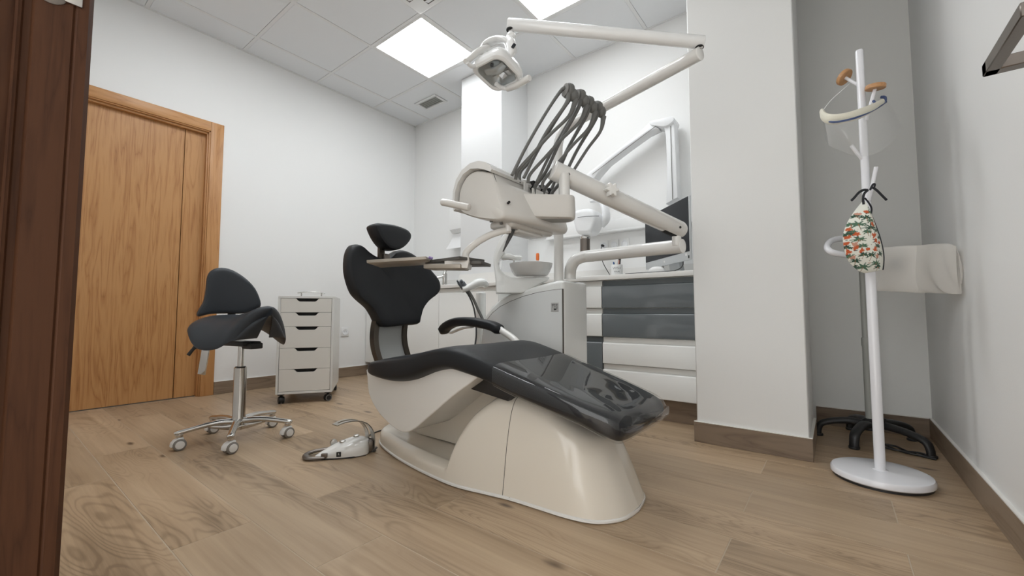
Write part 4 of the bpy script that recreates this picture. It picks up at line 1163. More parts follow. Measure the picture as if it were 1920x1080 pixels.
# ------------------------------------------------------------------ dental unit (cabinet with the spittoon)
un = thing('dental_unit', (-1.25, 1.85, 0), 'white dental unit cabinet with a spittoon behind the dental chair', 'dental unit')
oc = [(-1.565, .0), (-1.575, .30), (-1.572, .45), (-1.560, .53), (-1.535, .594), (-1.495, .643), (-1.43, .688), (-1.36, .713), (-1.28, .731), (-1.20, .748), (-1.12, .764), (-1.07, .771), (-1.045, .771), (-1.032, .762), (-1.030, .74), (-1.030, .0)]
put('shell', MB().prism(oc, 1.735, 1.985, 'Y', bevel=.022, seg=4), 'unit_white', un)
pn = [(-1.548, .02), (-1.555, .30), (-1.553, .44), (-1.542, .515), (-1.515, .574), (-1.475, .612), (-1.42, .646), (-1.35, .673), (-1.27, .696), (-1.18, .714), (-1.09, .724), (-1.036, .727), (-1.036, .02)]
put('front_panel', MB().prism(pn, 1.7305, 1.745, 'Y', bevel=.002), 'unit_panel', un)
put('panel_gap', MB().prism([(p[0] + (-.0022 if p[0] < -1.1 else .0022), p[1] + .0022) for p in pn], 1.7335, 1.745, 'Y'), 'gap_dark', un)
bM = Matrix.Translation((-1.076, 1.7303, .640)) @ Matrix.Rotation(math.pi / 2, 4, 'X')
bd = put('badge', MB().box((-.0215, -.0225, -.0004), (.0215, .0225, .0008), bevel=.0003, seg=1), 'badge_silver', un, bM)
text('TYG', .0170, bM @ Matrix.Translation((0, .0035, .0009)), 'ink', 'badge_letters', bd)
put('badge_line', MB().box((-.010, .0125, .0008), (.004, .0155, .0011)).box((.006, .0125, .0008), (.0165, .0155, .0011)).lathe([(.0012, .0008), (.0026, .0008), (.0026, .0011), (.0012, .0011)], 12, Matrix.Translation((-.0140, .0135, 0))), 'ink', bd, bM)
sw = [(-.003, -.006), (-.0045, -.0095), (-.0025, -.0138), (.001, -.0150), (.006, -.0125), (.012, -.0085), (.0168, -.0042), (.010, -.0068), (.004, -.0062)]
put('badge_swoosh', MB().prism(smooth2(sw, 3), .0008, .0011, 'Z'), 'ink', bd, bM)
# plinth and spittoon
put('plinth', MB().box((-1.50, 1.80, .55), (-1.15, 1.975, .735), bevel=.012, seg=3), 'unit_white', un)
SD = 2.20
Fx, Fr = Vector((.791, .612, 0)), Vector((-.612, .791, 0))
SO = Vector((-1.2999, 1.7711, 0.7439))
SFR = frame(SO, Fx, (0, 0, 1))
def sp_xz(pts):
    return [((x - 980) * 2.20 / 779.44, (540 - y) * 2.20 / 779.44) for x, y in pts]
neck = sp_xz([(930.5, 551), (930, 530), (928, 512), (926, 498), (926, 487), (928, 473), (934, 457), (943, 443.5), (953, 435), (962, 432.5), (961, 437), (954, 444), (948.5, 455), (946, 468), (945.5, 478), (938, 487), (935, 496), (939, 507), (946, 515), (957, 520.5), (975, 522), (1026, 520), (1029, 522), (1027, 526), (1014, 532), (1002, 539), (988, 547), (978, 551)])
put('spittoon_base', MB().prism(neck, -.052, .052, 'Y', bevel=.011, seg=4), 'unit_white', un, SFR)
shelf_ = sp_xz([(927, 486), (940, 479), (948, 476.5), (957, 477), (966, 481), (978, 481.5), (977, 487), (960, 486.5), (942, 485), (934, 490), (927, 496)])
put('cup_shelf', MB().prism(smooth2(shelf_, 2), -.042, .042, 'Y', bevel=.006, seg=3), 'unit_white', un, SFR)
put('cup_plate', MB().box(((966 - 980) * .002822, -.035, (540 - 481.5) * .002822), ((977 - 980) * .002822, .030, (540 - 479.5) * .002822), bevel=.002), 'plug_white', un, SFR)
put('spout', MB().tube([SFR @ Vector((*[q for q in (sp_xz([(942, 487)])[0][0],)], -.012, sp_xz([(942, 487)])[0][1]))] + [SFR @ Vector((a, -.012, b)) for a, b in sp_xz([(952, 486), (960, 486), (963, 488), (963.5, 492)])], .0042, n=12), 'chrome', un)
bc = SFR @ Vector(((995.5 - 980) * .002822, 0, (540 - 518) * .002822))
put('spittoon_bowl', MB().lathe([(0, .0), (.078, .0), (.088, .005), (.101, .024), (.110, .046), (.115, .062), (.1155, .066), (.112, .066), (.106, .050), (.092, .026), (.06, .014), (0, .012)], 48, Matrix.Translation(bc)), 'cuvette_ceramic', un)
# suction holder
put('suction_post', MB().box((-1.668, 1.800, .20), (-1.622, 1.850, .735), bevel=.010, seg=3), 'unit_white', un)
hol = [Vector(p) for p in ((-1.6465, 1.6675, 0.7426), (-1.6295, 1.6926, 0.7521), (-1.6121, 1.7176, 0.7678), (-1.5945, 1.7429, 0.7820), (-1.5796, 1.7669, 0.7843), (-1.5676, 1.7902, 0.7667))]
put('suction_holder', MB().tube(hol, [.025, .026, .030, .034, .032, .020], n=16, sub=5, flat=(.75, 1.3)), 'unit_white', un)
for a, b, r in (((857, 526), (868, 541), .0085), ((862, 526), (873, 539), .0150)):
    a3 = Vector((-1.6374, 1.6204, 0.7903)) if a[0] == 857 else Vector((-1.6364, 1.6463, 0.7933))
    b3 = Vector((-1.6417, 1.6710, 0.7456)) if a[0] == 857 else Vector((-1.6344, 1.6891, 0.7491))
    h_ = MB().cyl(a3.lerp(b3, .25), b3, r, n=16, bev=.002).cyl(a3, a3.lerp(b3, .3), r * .62, n=14, bev=.001)
    put('suction_handpiece', h_, 'head_blue', un)
put('suction_hose', MB().tube([(-1.6347, 1.6767, 0.7426), (-1.6218, 1.7022, 0.7042), (-1.6049, 1.7197, 0.6443), (-1.5912, 1.7230, 0.5725), (-1.5645, 1.6990, 0.4911), (-1.5542, 1.6758, 0.4001), (-1.5559, 1.6874, 0.2264)], .0048, n=10), 'hose_dark', un)
put('suction_hose', MB().tube([(-1.6297, 1.6929, 0.7462), (-1.6056, 1.7156, 0.6922), (-1.5774, 1.7297, 0.6262), (-1.5449, 1.7339, 0.5670), (-1.5255, 1.7573, 0.4545), (-1.5179, 1.7764, 0.2770)], .0078, n=12), 'hose_grey', un)

# ------------------------------------------------------------------ delivery head on its two arms
dl = thing('delivery_unit', (-1.05, 1.87, .76), 'instrument delivery head with grey whip hoses on two white swing arms', 'delivery unit')
bt = [Vector(p) for p in ((-1.0596, 1.8527, 0.7854), (-1.0585, 1.8514, 0.8153), (-1.0481, 1.8444, 0.8468), (-1.0249, 1.8474, 0.8779), (-0.9876, 1.8624, 0.8941), (-0.9356, 1.8646, 0.8954), (-0.7081, 1.8255, 0.8933), (-0.4912, 1.7909, 0.8903))]
put('lower_arm', MB().tube(bt, .0295, n=28, sub=7), 'arm_white', dl)
e0, e1 = Vector((-0.4912, 1.7909, 0.8903)), Vector((-0.9356, 1.8646, 0.8954))
put('end_cap', MB().cyl(e0, e0 + (e0 - e1).normalized() * .004, .0298, n=28, bev=.002), 'shell_white', dl)
jp = Vector((-0.5087, 1.7773, 0.8914))
put('joint_post', MB().cyl(jp, jp + Vector((0, 0, .062)), .0185, n=24, bev=.002).box(jp + Vector((-.011, -.009, .050)), jp + Vector((.011, .009, .085)), bevel=.004), 'arm_white', dl)
u0, u1 = Vector((-0.5078, 1.7724, 0.9668)), Vector((-0.8053, 1.3073, 1.1423))
u1 = Vector((-0.8105, 1.2968, 1.1446)); u0 = Vector((-0.5025, 1.7833, 0.9611))
ua = MB().cyl(u1, u0, .0362, n=32, bev=.003)
ua.ball(u0, .0362, n=24, m=14)
arm2 = put('upper_arm', ua, 'arm_white', dl)
ud = (u0 - u1).normalized()
put('arm_cap', MB().cyl(u1 - ud * .003, u1 + ud * .001, .0359, n=32, bev=.0012), 'shell_white', arm2)
side = ud.cross(Vector((0, 0, 1))).normalized()
if side.dot(Vector((.6, -.79, 0))) < 0: side = -side
upv = side.cross(ud); upv = upv if upv.z > 0 else -upv
for t in (.085, .965):
    p = u1.lerp(u0, t) + side * .0355 - upv * .006
    put('arm_hole', MB().cyl(p - side * .002, p + side * .0012, .0052, n=14), 'hole_dark', arm2)
kp = u1.lerp(u0, .375)
kn = MB()
kn.cyl(kp + side * .026, kp + side * .048, .011, n=16)
Q = Matrix.Translation(kp + side * .042) @ aim(side) @ Matrix.Diagonal((1.22, 1.22, 1.1, 1))
star = []
for k in range(48):
    a = 2 * math.pi * k / 48; r = .0185 + .0045 * math.cos(6 * a)
    star.append((r * math.cos(a), r * math.sin(a)))
kn.prism(star, 0, .024, 'Z', bevel=.004, seg=3, M=Q)
put('tension_knob', kn, 'shell_white', dl)
# underside slots where the arm meets its posts
put('arm_slot', MB().box((-.055, -.011, -.0352), (.055, .011, -.024), bevel=.003, M=frame(u1.lerp(u0, .12), ud, upv)), 'hole_dark', arm2)
put('arm_slot', MB().box((-.045, -.013, -.0370), (.045, .013, -.026), bevel=.003, M=frame(u1.lerp(u0, .955), ud, upv)), 'hole_dark', arm2)
hp0 = Vector((-0.7718, 1.3120, 1.0883)); hp0.z = 1.125
put('head_post', MB().cyl(Vector((hp0.x, hp0.y, 1.03)), hp0, .020, n=24), 'arm_white', dl)
# mounting box: flat block with one rounded end
bz0, bz1 = .952, 1.037
bx = Vector((hp0.x, hp0.y, 0))
ax_ = Vector((.80, .60, 0)).normalized(); ay_ = Vector((-.60, .80, 0)).normalized()
BF = frame((bx.x, bx.y, 0), ax_, (0, 0, 1))
pl_ = []
for k in range(13):
    a = -math.pi / 2 + math.pi * k / 12
    pl_.append((.004 + .036 * math.cos(a), .046 * math.sin(a)))
pl_ += [(-.06, .050), (-.13, .052), (-.24, .056), (-.24, -.075), (-.13, -.058), (-.06, -.050)]
R = []
for z, k in ((bz0, .80), (bz0 + .004, .93), (bz0 + .012, .985), (bz0 + .03, 1.0), (bz1 - .02, .97), (bz1 - .006, .95), (bz1, .91)):
    R.append([(p[0] * (k if p[0] > 0 else 1), p[1] * k, z) for p in pl_])
put('mounting_box', MB().loft(R), 'head_beige', dl, BF)
put('box_recess', MB().prism([(p[0] * .78 - .004, p[1] * .66) for p in pl_[:13]] + [(-.10, .03), (-.10, -.03)], bz0 - .0008, bz0 + .004, 'Z'), 'panel_grey', dl, BF)
for x in (-.028, -.060):
    put('rivet', MB().cyl((x, -.036, bz0 + .001), (x, -.036, bz0 + .006), .005, n=12), 'hole_dark', dl, BF)
# body of the head, swept along y
HX = -.906
Y0, Y1 = 1.063, 1.44
bp_ = [(-.906, 1.089), (-.884, 1.021), (-.866, .965), (-.862, .940), (-.880, .925), (-.94, .934), (-.99, .948), (-1.040, .967), (-1.066, .986), (-1.072, 1.010), (-1.070, 1.050), (-1.055, 1.082), (-1.030, 1.106), (-.995, 1.118), (-.96, 1.112), (-.93, 1.101)]
bp_ = smooth2(bp_, 3)
hcx, hcz2 = -.965, 1.02
R = []
for i, (yy, k) in enumerate([(Y0, .0), (Y0, .55), (Y0, .93), (Y0 + .004, .975), (Y0 + .012, .995), (Y0 + .03, 1.0)] + [(Y0 + .03 + (Y1 - Y0 - .06) * j / 6, 1.0) for j in range(1, 7)] + [(Y1 - .012, .985), (Y1, .93), (Y1, .5), (Y1, .0)]):
    k = max(k, .001)
    R.append([(hcx + (p[0] - hcx) * k + (.035 * max(0, min(1, (yy - Y0) / .12)) if p[0] > -.90 and p[1] < 1.06 else 0) * (k if k < .9 else 1), yy, hcz2 + (p[1] - hcz2) * k) for p in bp_])
put('head_body', MB().loft(R), 'head_beige', dl)
# lid: a shell lying over the top of the body
lid = [(-.9045, 1.0905), (-.930, 1.1035), (-.962, 1.1145), (-.997, 1.1205), (-1.032, 1.108), (-1.0575, 1.0835), (-1.0725, 1.050), (-1.0745, 1.010), (-1.070, .988)]
lo_ = [(-.897, 1.098), (-.905, 1.113), (-.925, 1.128), (-.960, 1.141), (-1.0, 1.141), (-1.04, 1.124), (-1.068, 1.095), (-1.083, 1.055), (-1.085, 1.010), (-1.079, .982)]
def ridge(yy):
    return [(p[0], yy, p[1]) for p in lo_] + [(p[0], yy, p[1]) for p in lid[::-1]]
segs = [(Y0 - .016, Y0 + .235), (Y0 + .247, Y0 + .285), (Y0 + .297, Y0 + .335), (Y0 + .347, Y1 + .01)]
a, b = Y0 - .016, Y1 + .012
put('lid', MB().loft([ridge(a)] + [ridge(a + .003)] + [ridge(b)]), 'arm_white', dl)
put('lid_clip', MB().box((-.8985, Y0 + .165, 1.052), (-.8925, Y0 + .190, 1.108), bevel=.0015, seg=1), 'arm_white', dl)
slots = []
for yy in (Y0 + .228, Y0 + .290, Y0 + .345):
    put('instrument_slot', MB().box((-.935, yy - .008, 1.052), (-.8885, yy + .008, 1.118), bevel=.001, seg=1), 'hole_dark', dl)
    slots.append(Vector((-.888, yy, 1.075)))
slots.insert(0, Vector((-.90, Y0 + .15, 1.115)))
put('fascia', MB().box((-.893, Y0 + .21, 1.045), (-.886, Y1 - .002, 1.087), bevel=.002, seg=1), 'shell_white', dl)
sid = Vector((-0.8430, 1.0600, 0.9697))
put('body_hole', MB().cyl((-.862, Y0 + .028, .985), (-.850, Y0 + .020, .985), .0042, n=14), 'hole_dark', dl)
put('body_seam', MB().tube([(-.9065, Y0 + .004, 1.092), (-.884, Y0 + .0105, 1.021), (-.8655, Y0 + .0145, .962)], .0009, n=6, sub=4), 'hole_dark', dl)
# handle
put('handle', MB().cyl((-1.0718, 0.9848, 1.0003), (-0.9595, 1.0045, 0.9678), .0125, n=24, bev=.0025), 'head_beige', dl)
# underside plate, two small plugs
put('under_plate', MB().box((-.975, Y0 + .06, .913), (-.868, Y1 - .05, .940), bevel=.012, seg=3), 'head_beige', dl)
put('under_cover', MB().box((-.950, Y0 + .12, .903), (-.885, Y1 - .10, .916), bevel=.006, seg=2), 'arm_white', dl)
for p in (Vector((-0.9345, 1.0884, 0.9526)), Vector((-0.9068, 1.1104, 0.9451))):
    put('drain_plug', MB().cyl(p, p + Vector((0, 0, -.024)), .0058, n=14, bev=.001), 'hose_grey', dl)
# whips
heads = [Vector(p) for p in ((-0.7382, 1.2942, 1.4224), (-0.7298, 1.3637, 1.4269), (-0.7254, 1.4242, 1.4253), (-0.7193, 1.4856, 1.4288))]
roots = [Vector(p) for p in ((-0.8594, 1.1099, 1.1054), (-0.8509, 1.1668, 1.1097), (-0.8435, 1.2359, 1.1090), (-0.8434, 1.3374, 1.1084))]
roots2 = [Vector(p) for p in ((-0.8553, 1.1381, 1.1085), (-0.8446, 1.1970, 1.1088), (-0.8440, 1.2861, 1.1100), (-0.8204, 1.4283, 1.1481))]
yd = Vector((-.45, -.89, 0)).normalized()
for i, h in enumerate(heads):
    wh = MB()
    ad = (yd + Vector((0, 0, .05))).normalized()
    wh.cyl(h - ad * .010, h + ad * .014, .0270, n=24, bev=.006)
    wh.ball(h + Vector((.013, .008, -.016)), .019, n=16, m=10, s=(1, 1.0, 1.25))
    o = put('whip_head', wh, 'hose_grey', dl)
    put('whip_disc', MB().cyl(h + ad * .0155, h + ad * .0185, .0235, n=24, bev=.001), 'rubber_grey', o)
    # stem and hose on either side of the head
    r0 = roots[i]
    mid = r0.lerp(h, .55) + Vector((-.012, -.004, .012))
    l0 = h + Vector((-.026, -.02, -.002))
    put('whip_stem', MB().tube([r0 - Vector((0, 0, .02)), r0.lerp(l0, .3), r0.lerp(l0, .72) + Vector((-.003, -.001, .002)), l0, l0 + Vector((.018, .006, .012))], [.0062, .0058, .0056, .0064, .0078], n=10, sub=5), 'hose_grey', dl)
    s = slots[i]
    h2 = h + Vector((.006, -.012, -.012))
    put('instrument_hose', MB().tube([h2, h2 + Vector((-.006, -.010, -.045)), h2.lerp(s, .45) + Vector((.006, -.006, -.004)), h2.lerp(s, .78) + Vector((.006, -.004, -.004)), s + Vector((.002, -.002, .020)), s + Vector((-.004, 0, -.022))], [.0088, .0074, .0066, .0066, .0078, .0052], n=10, sub=6), 'hose_grey', dl)
    q = roots2[i]
    h3 = h + Vector((.020, .014, -.034))
    put('whip_hose', MB().tube([h3, h3.lerp(q, .2) + Vector((.012, .008, -.01)), h3.lerp(q, .5) + Vector((.008, .002, -.003)), h3.lerp(q, .8) + Vector((.004, 0, 0)), q, q + Vector((-.01, 0, -.03))], [.011, .0066, .0060, .0060, .0062, .0062], n=10, sub=6), 'hose_grey', dl)
# hose hanging from the underside
put('air_hose', MB().tube([(-0.9060, 1.1764, 0.9181), (-0.9129, 1.1727, 0.8950), (-0.9229, 1.1668, 0.8701), (-0.9313, 1.1619, 0.8489), (-0.9379, 1.1579, 0.8336)], [.0085, .0080, .0060, .0035, .0020], n=10), 'hose_dark', dl)
# tray arm and trays
tp = Vector((-0.8942, 1.1335, 0.9362)); tb = Vector((-0.8955, 1.1352, 0.8988))
put('tray_post', MB().cyl(tb, tp + Vector((0, 0, .012)), .0115, n=20).cyl(tp + Vector((0, 0, .004)), tp + Vector((0, 0, .024)), .017, n=20), 'arm_white', dl)
ta = [Vector(p) for p in ((-0.8894, 1.1395, 0.9044), (-0.9072, 1.1198, 0.8997), (-0.9384, 1.0904, 0.8848), (-0.9652, 1.0648, 0.8644), (-0.9845, 1.0451, 0.8433), (-0.9982, 1.0357, 0.8267), (-1.0031, 1.0329, 0.8137), (-1.0039, 1.0340, 0.7916))]
put('tray_arm', MB().tube(ta, .0088, n=14, sub=6, flat=(1.35, .8), up=(0, 0, 1)), 'head_beige', dl)
put('tray_hub', MB().prism([(-.075, -.016), (.006, -.020), (.012, .004), (.010, .020), (-.006, .026), (-.026, .012), (-.075, .006)], -.030, .030, 'Y', bevel=.004, M=frame((-0.9983, 1.0388, 0.7842), (.86, .51, 0), (0, 0, 1))), 'head_beige', dl)
put('tray_box', MB().box((-.14, -.040, -.013), (.0, .040, .004), bevel=.004, M=frame((-1.0059, 1.0336, 0.7750), (.93, .36, -.035), (0, 0, 1))), 'tray_brown', dl)
TZ = .795
def tray(c, x, lx, ly, m1, up_=(0, 0, 1)):
    F = frame(c, x, up_)
    o = put('tray', MB().box((-lx / 2, -ly / 2, 0), (lx / 2, ly / 2, .0055), bevel=.002), m1, dl, F)
    rm = MB()
    for lo, hi in (((-lx / 2, -ly / 2), (lx / 2, -ly / 2 + .006)), ((-lx / 2, ly / 2 - .006), (lx / 2, ly / 2)), ((-lx / 2, -ly / 2), (-lx / 2 + .006, ly / 2)), ((lx / 2 - .006, -ly / 2), (lx / 2, ly / 2))):
        rm.box((*lo, .004), (*hi, .011), bevel=.0015, seg=1)
    put('tray_rim', rm, m1, o, F)
    return o
ta0 = Vector((-1.2535, 0.8155, 0.7892)); ta1 = Vector((-1.0989, 0.9342, 0.8037))
tdir = (ta1 - ta0); tdir.z = 0; tn = Vector((-tdir.y, tdir.x, 0)).normalized()
TZ = ta0.z - .004
c_ = (ta0 + ta1) / 2 + tn * .075; c_.z = TZ + .004
tray(c_, Vector((tdir.x, tdir.y, .012)), tdir.length + .01, .150, 'tray_brown')
b0, b1 = Vector((-1.1441, 0.9998, 0.8124)), Vector((-0.9333, 0.9888, 0.7696))
tray((b0 + b1) / 2 + Vector((-.03, .05, .0)), (b1.x - b0.x, b1.y - b0.y, 0), .185, .12, 'tray_dark')
tray(Vector((-0.9955, 1.0793, 0.7802)), (.93, .36, -.02), .075, .10, 'tray_dark')
put('violet_cap', MB().cyl((-1.1272, 0.9752, 0.8094), (-1.1169, 0.9835, 0.8047), .005, n=12, bev=.001), 'violet', dl)

# ------------------------------------------------------------------ operating lamp
lp = thing('operating_lamp', (-1.10, 1.80, .77), 'white dental operating lamp on a tall pole and long jointed arm', 'lamp')
pb = Vector((-1.100, 1.800, .765))
pt_ = Vector((-1.0770, 1.7695, 1.3836)); ptz = 1.545
el = Vector((-.368, 1.612, ptz))
px_ = Vector((-1.095, 1.800, 0))
dirr = (Vector((el.x, el.y, 0)) - px_).normalized()
l0 = Vector((-0.3508, 1.5564, 1.5886)); el = Vector((l0.x, l0.y, ptz)); dirr = (Vector((el.x, el.y, 0)) - px_).normalized(); l1 = Vector((-0.9364, 1.1895, 1.7038))
pts = [Vector((px_.x, px_.y, .7705)), Vector((px_.x, px_.y, 1.0)), Vector((px_.x, px_.y, 1.30)), Vector((px_.x, px_.y, 1.44)), px_ + Vector((0, 0, 1.50)) + dirr * .012, px_ + Vector((0, 0, 1.533)) + dirr * .045, px_ + Vector((0, 0, ptz)) + dirr * .10, px_.lerp(Vector((el.x, el.y, 0)), .5) + Vector((0, 0, ptz)), el]
put('pole', MB().tube(pts, .0240, n=24, sub=6), 'arm_white', lp)
put('pole_end', MB().cyl(el - dirr * .001, el + dirr * .004, .0242, n=24, bev=.002), 'shell_white', lp)
ld = (l1 - l0).normalized()
put('long_arm', MB().cyl(l0 - ld * .016, l1 + ld * .004, .0225, n=28, bev=.003), 'lamp_white', lp)
put('elbow_pin', MB().cyl(Vector((el.x, el.y, el.z)) - dirr * .022, Vector((l0.x, l0.y, l0.z - .02)), .0085, n=16), 'steel', lp)
for p in (l0 - Vector((0, 0, .0222)), l1 - Vector((0, 0, .0222)) - ld * .006):
    put('pin_socket', MB().cyl(p, p + Vector((0, 0, .004)), .0155, n=20), 'hole_dark', lp)
pj_ = l1 - ld * .006
put('drop_pin', MB().cyl(pj_ - Vector((0, 0, .055)), pj_ - Vector((0, 0, .015)), .0075, n=16), 'steel', lp)
bj = Vector((-0.9287, 1.1928, 1.6541))
put('ball_joint', MB().ball(bj, .0185).cyl(bj, bj + Vector((0, 0, .020)), .012, .009, n=18), 'lamp_white', lp)
# yoke: a broad arc over the lamp head
yk = [Vector(p) for p in ((-0.9183, 1.1925, 1.5955), (-0.9267, 1.1903, 1.6227), (-0.9481, 1.1849, 1.6433), (-0.9780, 1.1798, 1.6572), (-1.0119, 1.1724, 1.6588), (-1.0386, 1.1592, 1.6435), (-1.0442, 1.1441, 1.6166))]
put('yoke', MB().tube(yk, [.016, .020, .021, .020, .019, .017, .014], n=16, sub=6, flat=(.55, 1.5)), 'lamp_white', lp)
put('yoke_drop', MB().tube([Vector((-0.9387, 1.1861, 1.6400)), Vector((-0.9195, 1.1778, 1.6111)), Vector((-0.9130, 1.1727, 1.5771)), Vector((-0.9232, 1.1665, 1.5534))], [.020, .024, .022, .014], n=16, flat=(1.0, .75)), 'lamp_white', lp)
put('switch', MB().box((-.0062, -.0095, -.003), (.0062, .0095, .003), bevel=.0028, M=frame((-0.8914, 1.1608, 1.5866), (.55, .25, -.45), (.55, -.80, -.15))), 'screen', lp)
for a, b in ((954.5, 91.5), (958.5, 95)):
    pass
# head frame: square ring seen from below
LCn = Vector((-0.9671, 1.1608, 1.5136))
nn_ = (Vector((.18, -.23, -1))).normalized()
xx_ = Vector((.791, .612, 0)).normalized()
xr = (xx_ * math.cos(math.radians(40)) + Vector((.612, -.791, 0)) * math.sin(math.radians(40)))
LF = frame(LCn, xr, nn_)
def rsq(h, r, n=6):
    out = []
    for q, (sx, sy) in enumerate(((1, 1), (-1, 1), (-1, -1), (1, -1))):
        for k in range(n + 1):
            a = math.pi / 2 * q + math.pi / 2 * k / n
            out.append((sx * (h - r) + r * math.cos(a), sy * (h - r) + r * math.sin(a)))
    return out
H_ = .078
def ring_at(h, r, z):
    return [(p[0], p[1], z) for p in rsq(h, r)]
R = [ring_at(.060, .030, .006), ring_at(.064, .030, .012), ring_at(.070, .032, .012), ring_at(.0765, .034, .006), ring_at(.078, .034, -.004), ring_at(.076, .034, -.016), ring_at(.066, .032, -.040), ring_at(.052, .030, -.058), ring_at(.036, .026, -.068), ring_at(.012, .010, -.072)]
put('head_shell', MB().loft(R, cap=False), 'lamp_white', lp, LF)
R = [ring_at(.0605, .030, .0055), ring_at(.058, .029, -.010), ring_at(.046, .025, -.034), ring_at(.022, .016, -.050), ring_at(.004, .003, -.054)]
put('reflector', MB().loft(R, cap=False), 'lamp_inside', lp, LF)
put('bulb_guard', MB().tube([LF @ Vector((-.045, .012, -.012)), LF @ Vector((0, .006, -.006)), LF @ Vector((.044, .010, -.012))], [.014, .018, .014], n=14, flat=(.7, 1.2)), 'lamp_inside', lp)
for i in range(4):
    put('bulb_rib', MB().box((-.040, .000 + .006 * i, -.004), (.040, .003 + .006 * i, .002), bevel=.001, seg=1), 'lamp_rib', lp, LF @ Matrix.Translation((.004, -.012, -.004)))
put('bulb_hole', MB().cyl((-.004, .030, -.016), (-.004, .031, -.008), .0065, n=14), 'screen', lp, LF)
put('facet', MB().box((-.012, -.046, -.016), (.012, -.020, -.012), bevel=.001, seg=1), 'mirror', lp, LF @ Matrix.Rotation(.25, 4, 'Y'))
put('facet', MB().box((.016, -.042, -.018), (.034, -.016, -.014), bevel=.001, seg=1), 'mirror', lp, LF @ Matrix.Rotation(-.2, 4, 'Y'))
put('front_glass', MB().prism(rsq(.0612, .030), .0070, .0082, 'Z'), 'lamp_glass', lp, LF)
for A, B, base_ in ((Vector((-1.0198, 1.0436, 1.5194)), Vector((-1.0176, 1.1634, 1.6350)), 0), (Vector((-0.9650, 1.2161, 1.4731)), Vector((-0.8449, 1.1957, 1.4655)), 1)):
    m1 = A.lerp(B, .5) + Vector((0, 0, .006 if base_ == 0 else -.004))
    put('lamp_handle', MB().tube([A, A.lerp(B, .12), m1, B.lerp(A, .08), B], [.0100, .0120, .0128, .0122, .0105], n=18, sub=5), 'arm_white', lp)
put('handle_bracket', MB().tube([Vector((-1.0154, 1.0473, 1.5156)), Vector((-1.0170, 1.0715, 1.5139)), Vector((-1.0181, 1.1070, 1.5357)), Vector((-0.9989, 1.1331, 1.5556))], [.007, .008, .008, .008], n=12), 'lamp_white', lp)
put('handle_bracket', MB().tube([Vector((-1.0216, 1.1374, 1.6020)), Vector((-1.0174, 1.1418, 1.5859)), Vector((-1.0082, 1.1498, 1.5737))], [.007, .007, .007], n=12), 'lamp_white', lp)
put('handle_bracket', MB().tube([Vector((-0.9983, 1.1888, 1.4936)), Vector((-0.9949, 1.2171, 1.4901)), Vector((-0.9649, 1.2160, 1.4752))], [.009, .009, .008], n=12), 'lamp_white', lp)
put('handle_bracket', MB().tube([Vector((-0.9179, 1.2118, 1.5113)), Vector((-0.9089, 1.2199, 1.4953)), Vector((-0.8852, 1.2081, 1.4753))], [.008, .007, .007], n=12), 'lamp_white', lp)

# ------------------------------------------------------------------ things on the wall behind the counter
rl = thing('wall_trunking', (-1.4, YB, 1.27), 'white rectangular cable trunking along the wall above the worktop', 'trunking')
centred(MB().box((-1.90, YB - .050, 1.222), (-.545, YB - .001, 1.318), bevel=.004), 'cover', 'plug_white', rl)
centred(MB().box((-1.90, YB - .062, 1.222), (-.545, YB - .0505, 1.238), bevel=.003), 'lower_lip', 'plug_white', rl)
centred(MB().box((-2.10, YB - .035, 1.268), (-1.905, YB - .001, 1.300), bevel=.004), 'thin_duct', 'plug_white', rl)

xr_ = thing('xray_arm', (-.90, YB - .06, 1.32), 'white wall-mounted dental x-ray machine on a folding bracket arm', 'x-ray machine')
YQ = 2.875
arm_ = [(-0.9697, 2.8600, 1.9454), (-0.8918, 2.8600, 1.9422), (-0.8201, 2.8600, 1.9363), (-0.8102, 2.8600, 1.9037), (-0.8605, 2.8600, 1.8804), (-0.9184, 2.8600, 1.8965), (-0.9627, 2.8600, 1.9165)]
put('elbow_cap', MB().prism(smooth2([(p[0], p[2]) for p in arm_], 3), 2.82, 2.945, 'Y', bevel=.006, seg=2), 'xray_white', xr_)
vp = [(p[0], p[2]) for p in [(-0.8848, 2.8700, 1.9059), (-0.8127, 2.8700, 1.9230), (-0.8049, 2.8700, 1.6463), (-0.8004, 2.8700, 1.3814), (-0.8786, 2.8700, 1.3503), (-0.8680, 2.8700, 1.5116), (-0.8676, 2.8700, 1.6980), (-0.8719, 2.8700, 1.8306)]]
put('upright_arm', MB().prism(vp, 2.84, 2.935, 'Y', bevel=.008, seg=2), 'xray_white', xr_)
g_ = [Vector(p) for p in ((-0.8350, 2.8350, 1.8792), (-0.8332, 2.8350, 1.6424), (-0.8321, 2.8350, 1.3719))]
put('arm_seam', MB().tube(g_, .0022, n=6, sub=3), 'rubber_grey', xr_)
la = [(p[0], p[2]) for p in [(-0.9734, 2.8600, 1.9465), (-0.9478, 2.8600, 1.9124), (-0.9186, 2.8600, 1.8890), (-0.9976, 2.8600, 1.8721), (-1.1358, 2.8600, 1.8099), (-1.3034, 2.8600, 1.7246), (-1.3694, 2.8600, 1.6691), (-1.4099, 2.8600, 1.6277), (-1.4822, 2.8600, 1.6420), (-1.4634, 2.8600, 1.6803), (-1.2600, 2.8600, 1.7838), (-1.0551, 2.8600, 1.8914)]]
put('long_arm', MB().prism(la, 2.83, 2.93, 'Y', bevel=.010, seg=2), 'xray_white', xr_)
g_ = [Vector(p) for p in ((-0.9287, 2.8250, 1.9019), (-1.1217, 2.8250, 1.8070), (-1.4187, 2.8250, 1.6617))]
put('arm_seam', MB().tube(g_, .0022, n=6, sub=3), 'rubber_grey', xr_)
hx = Vector((-1.4372, 2.8600, 1.5998))
put('head_stem', MB().cyl(Vector((hx.x, 2.86, 1.70)), Vector((hx.x + .0, 2.86, 1.47)), .020, n=20), 'xray_white', xr_)
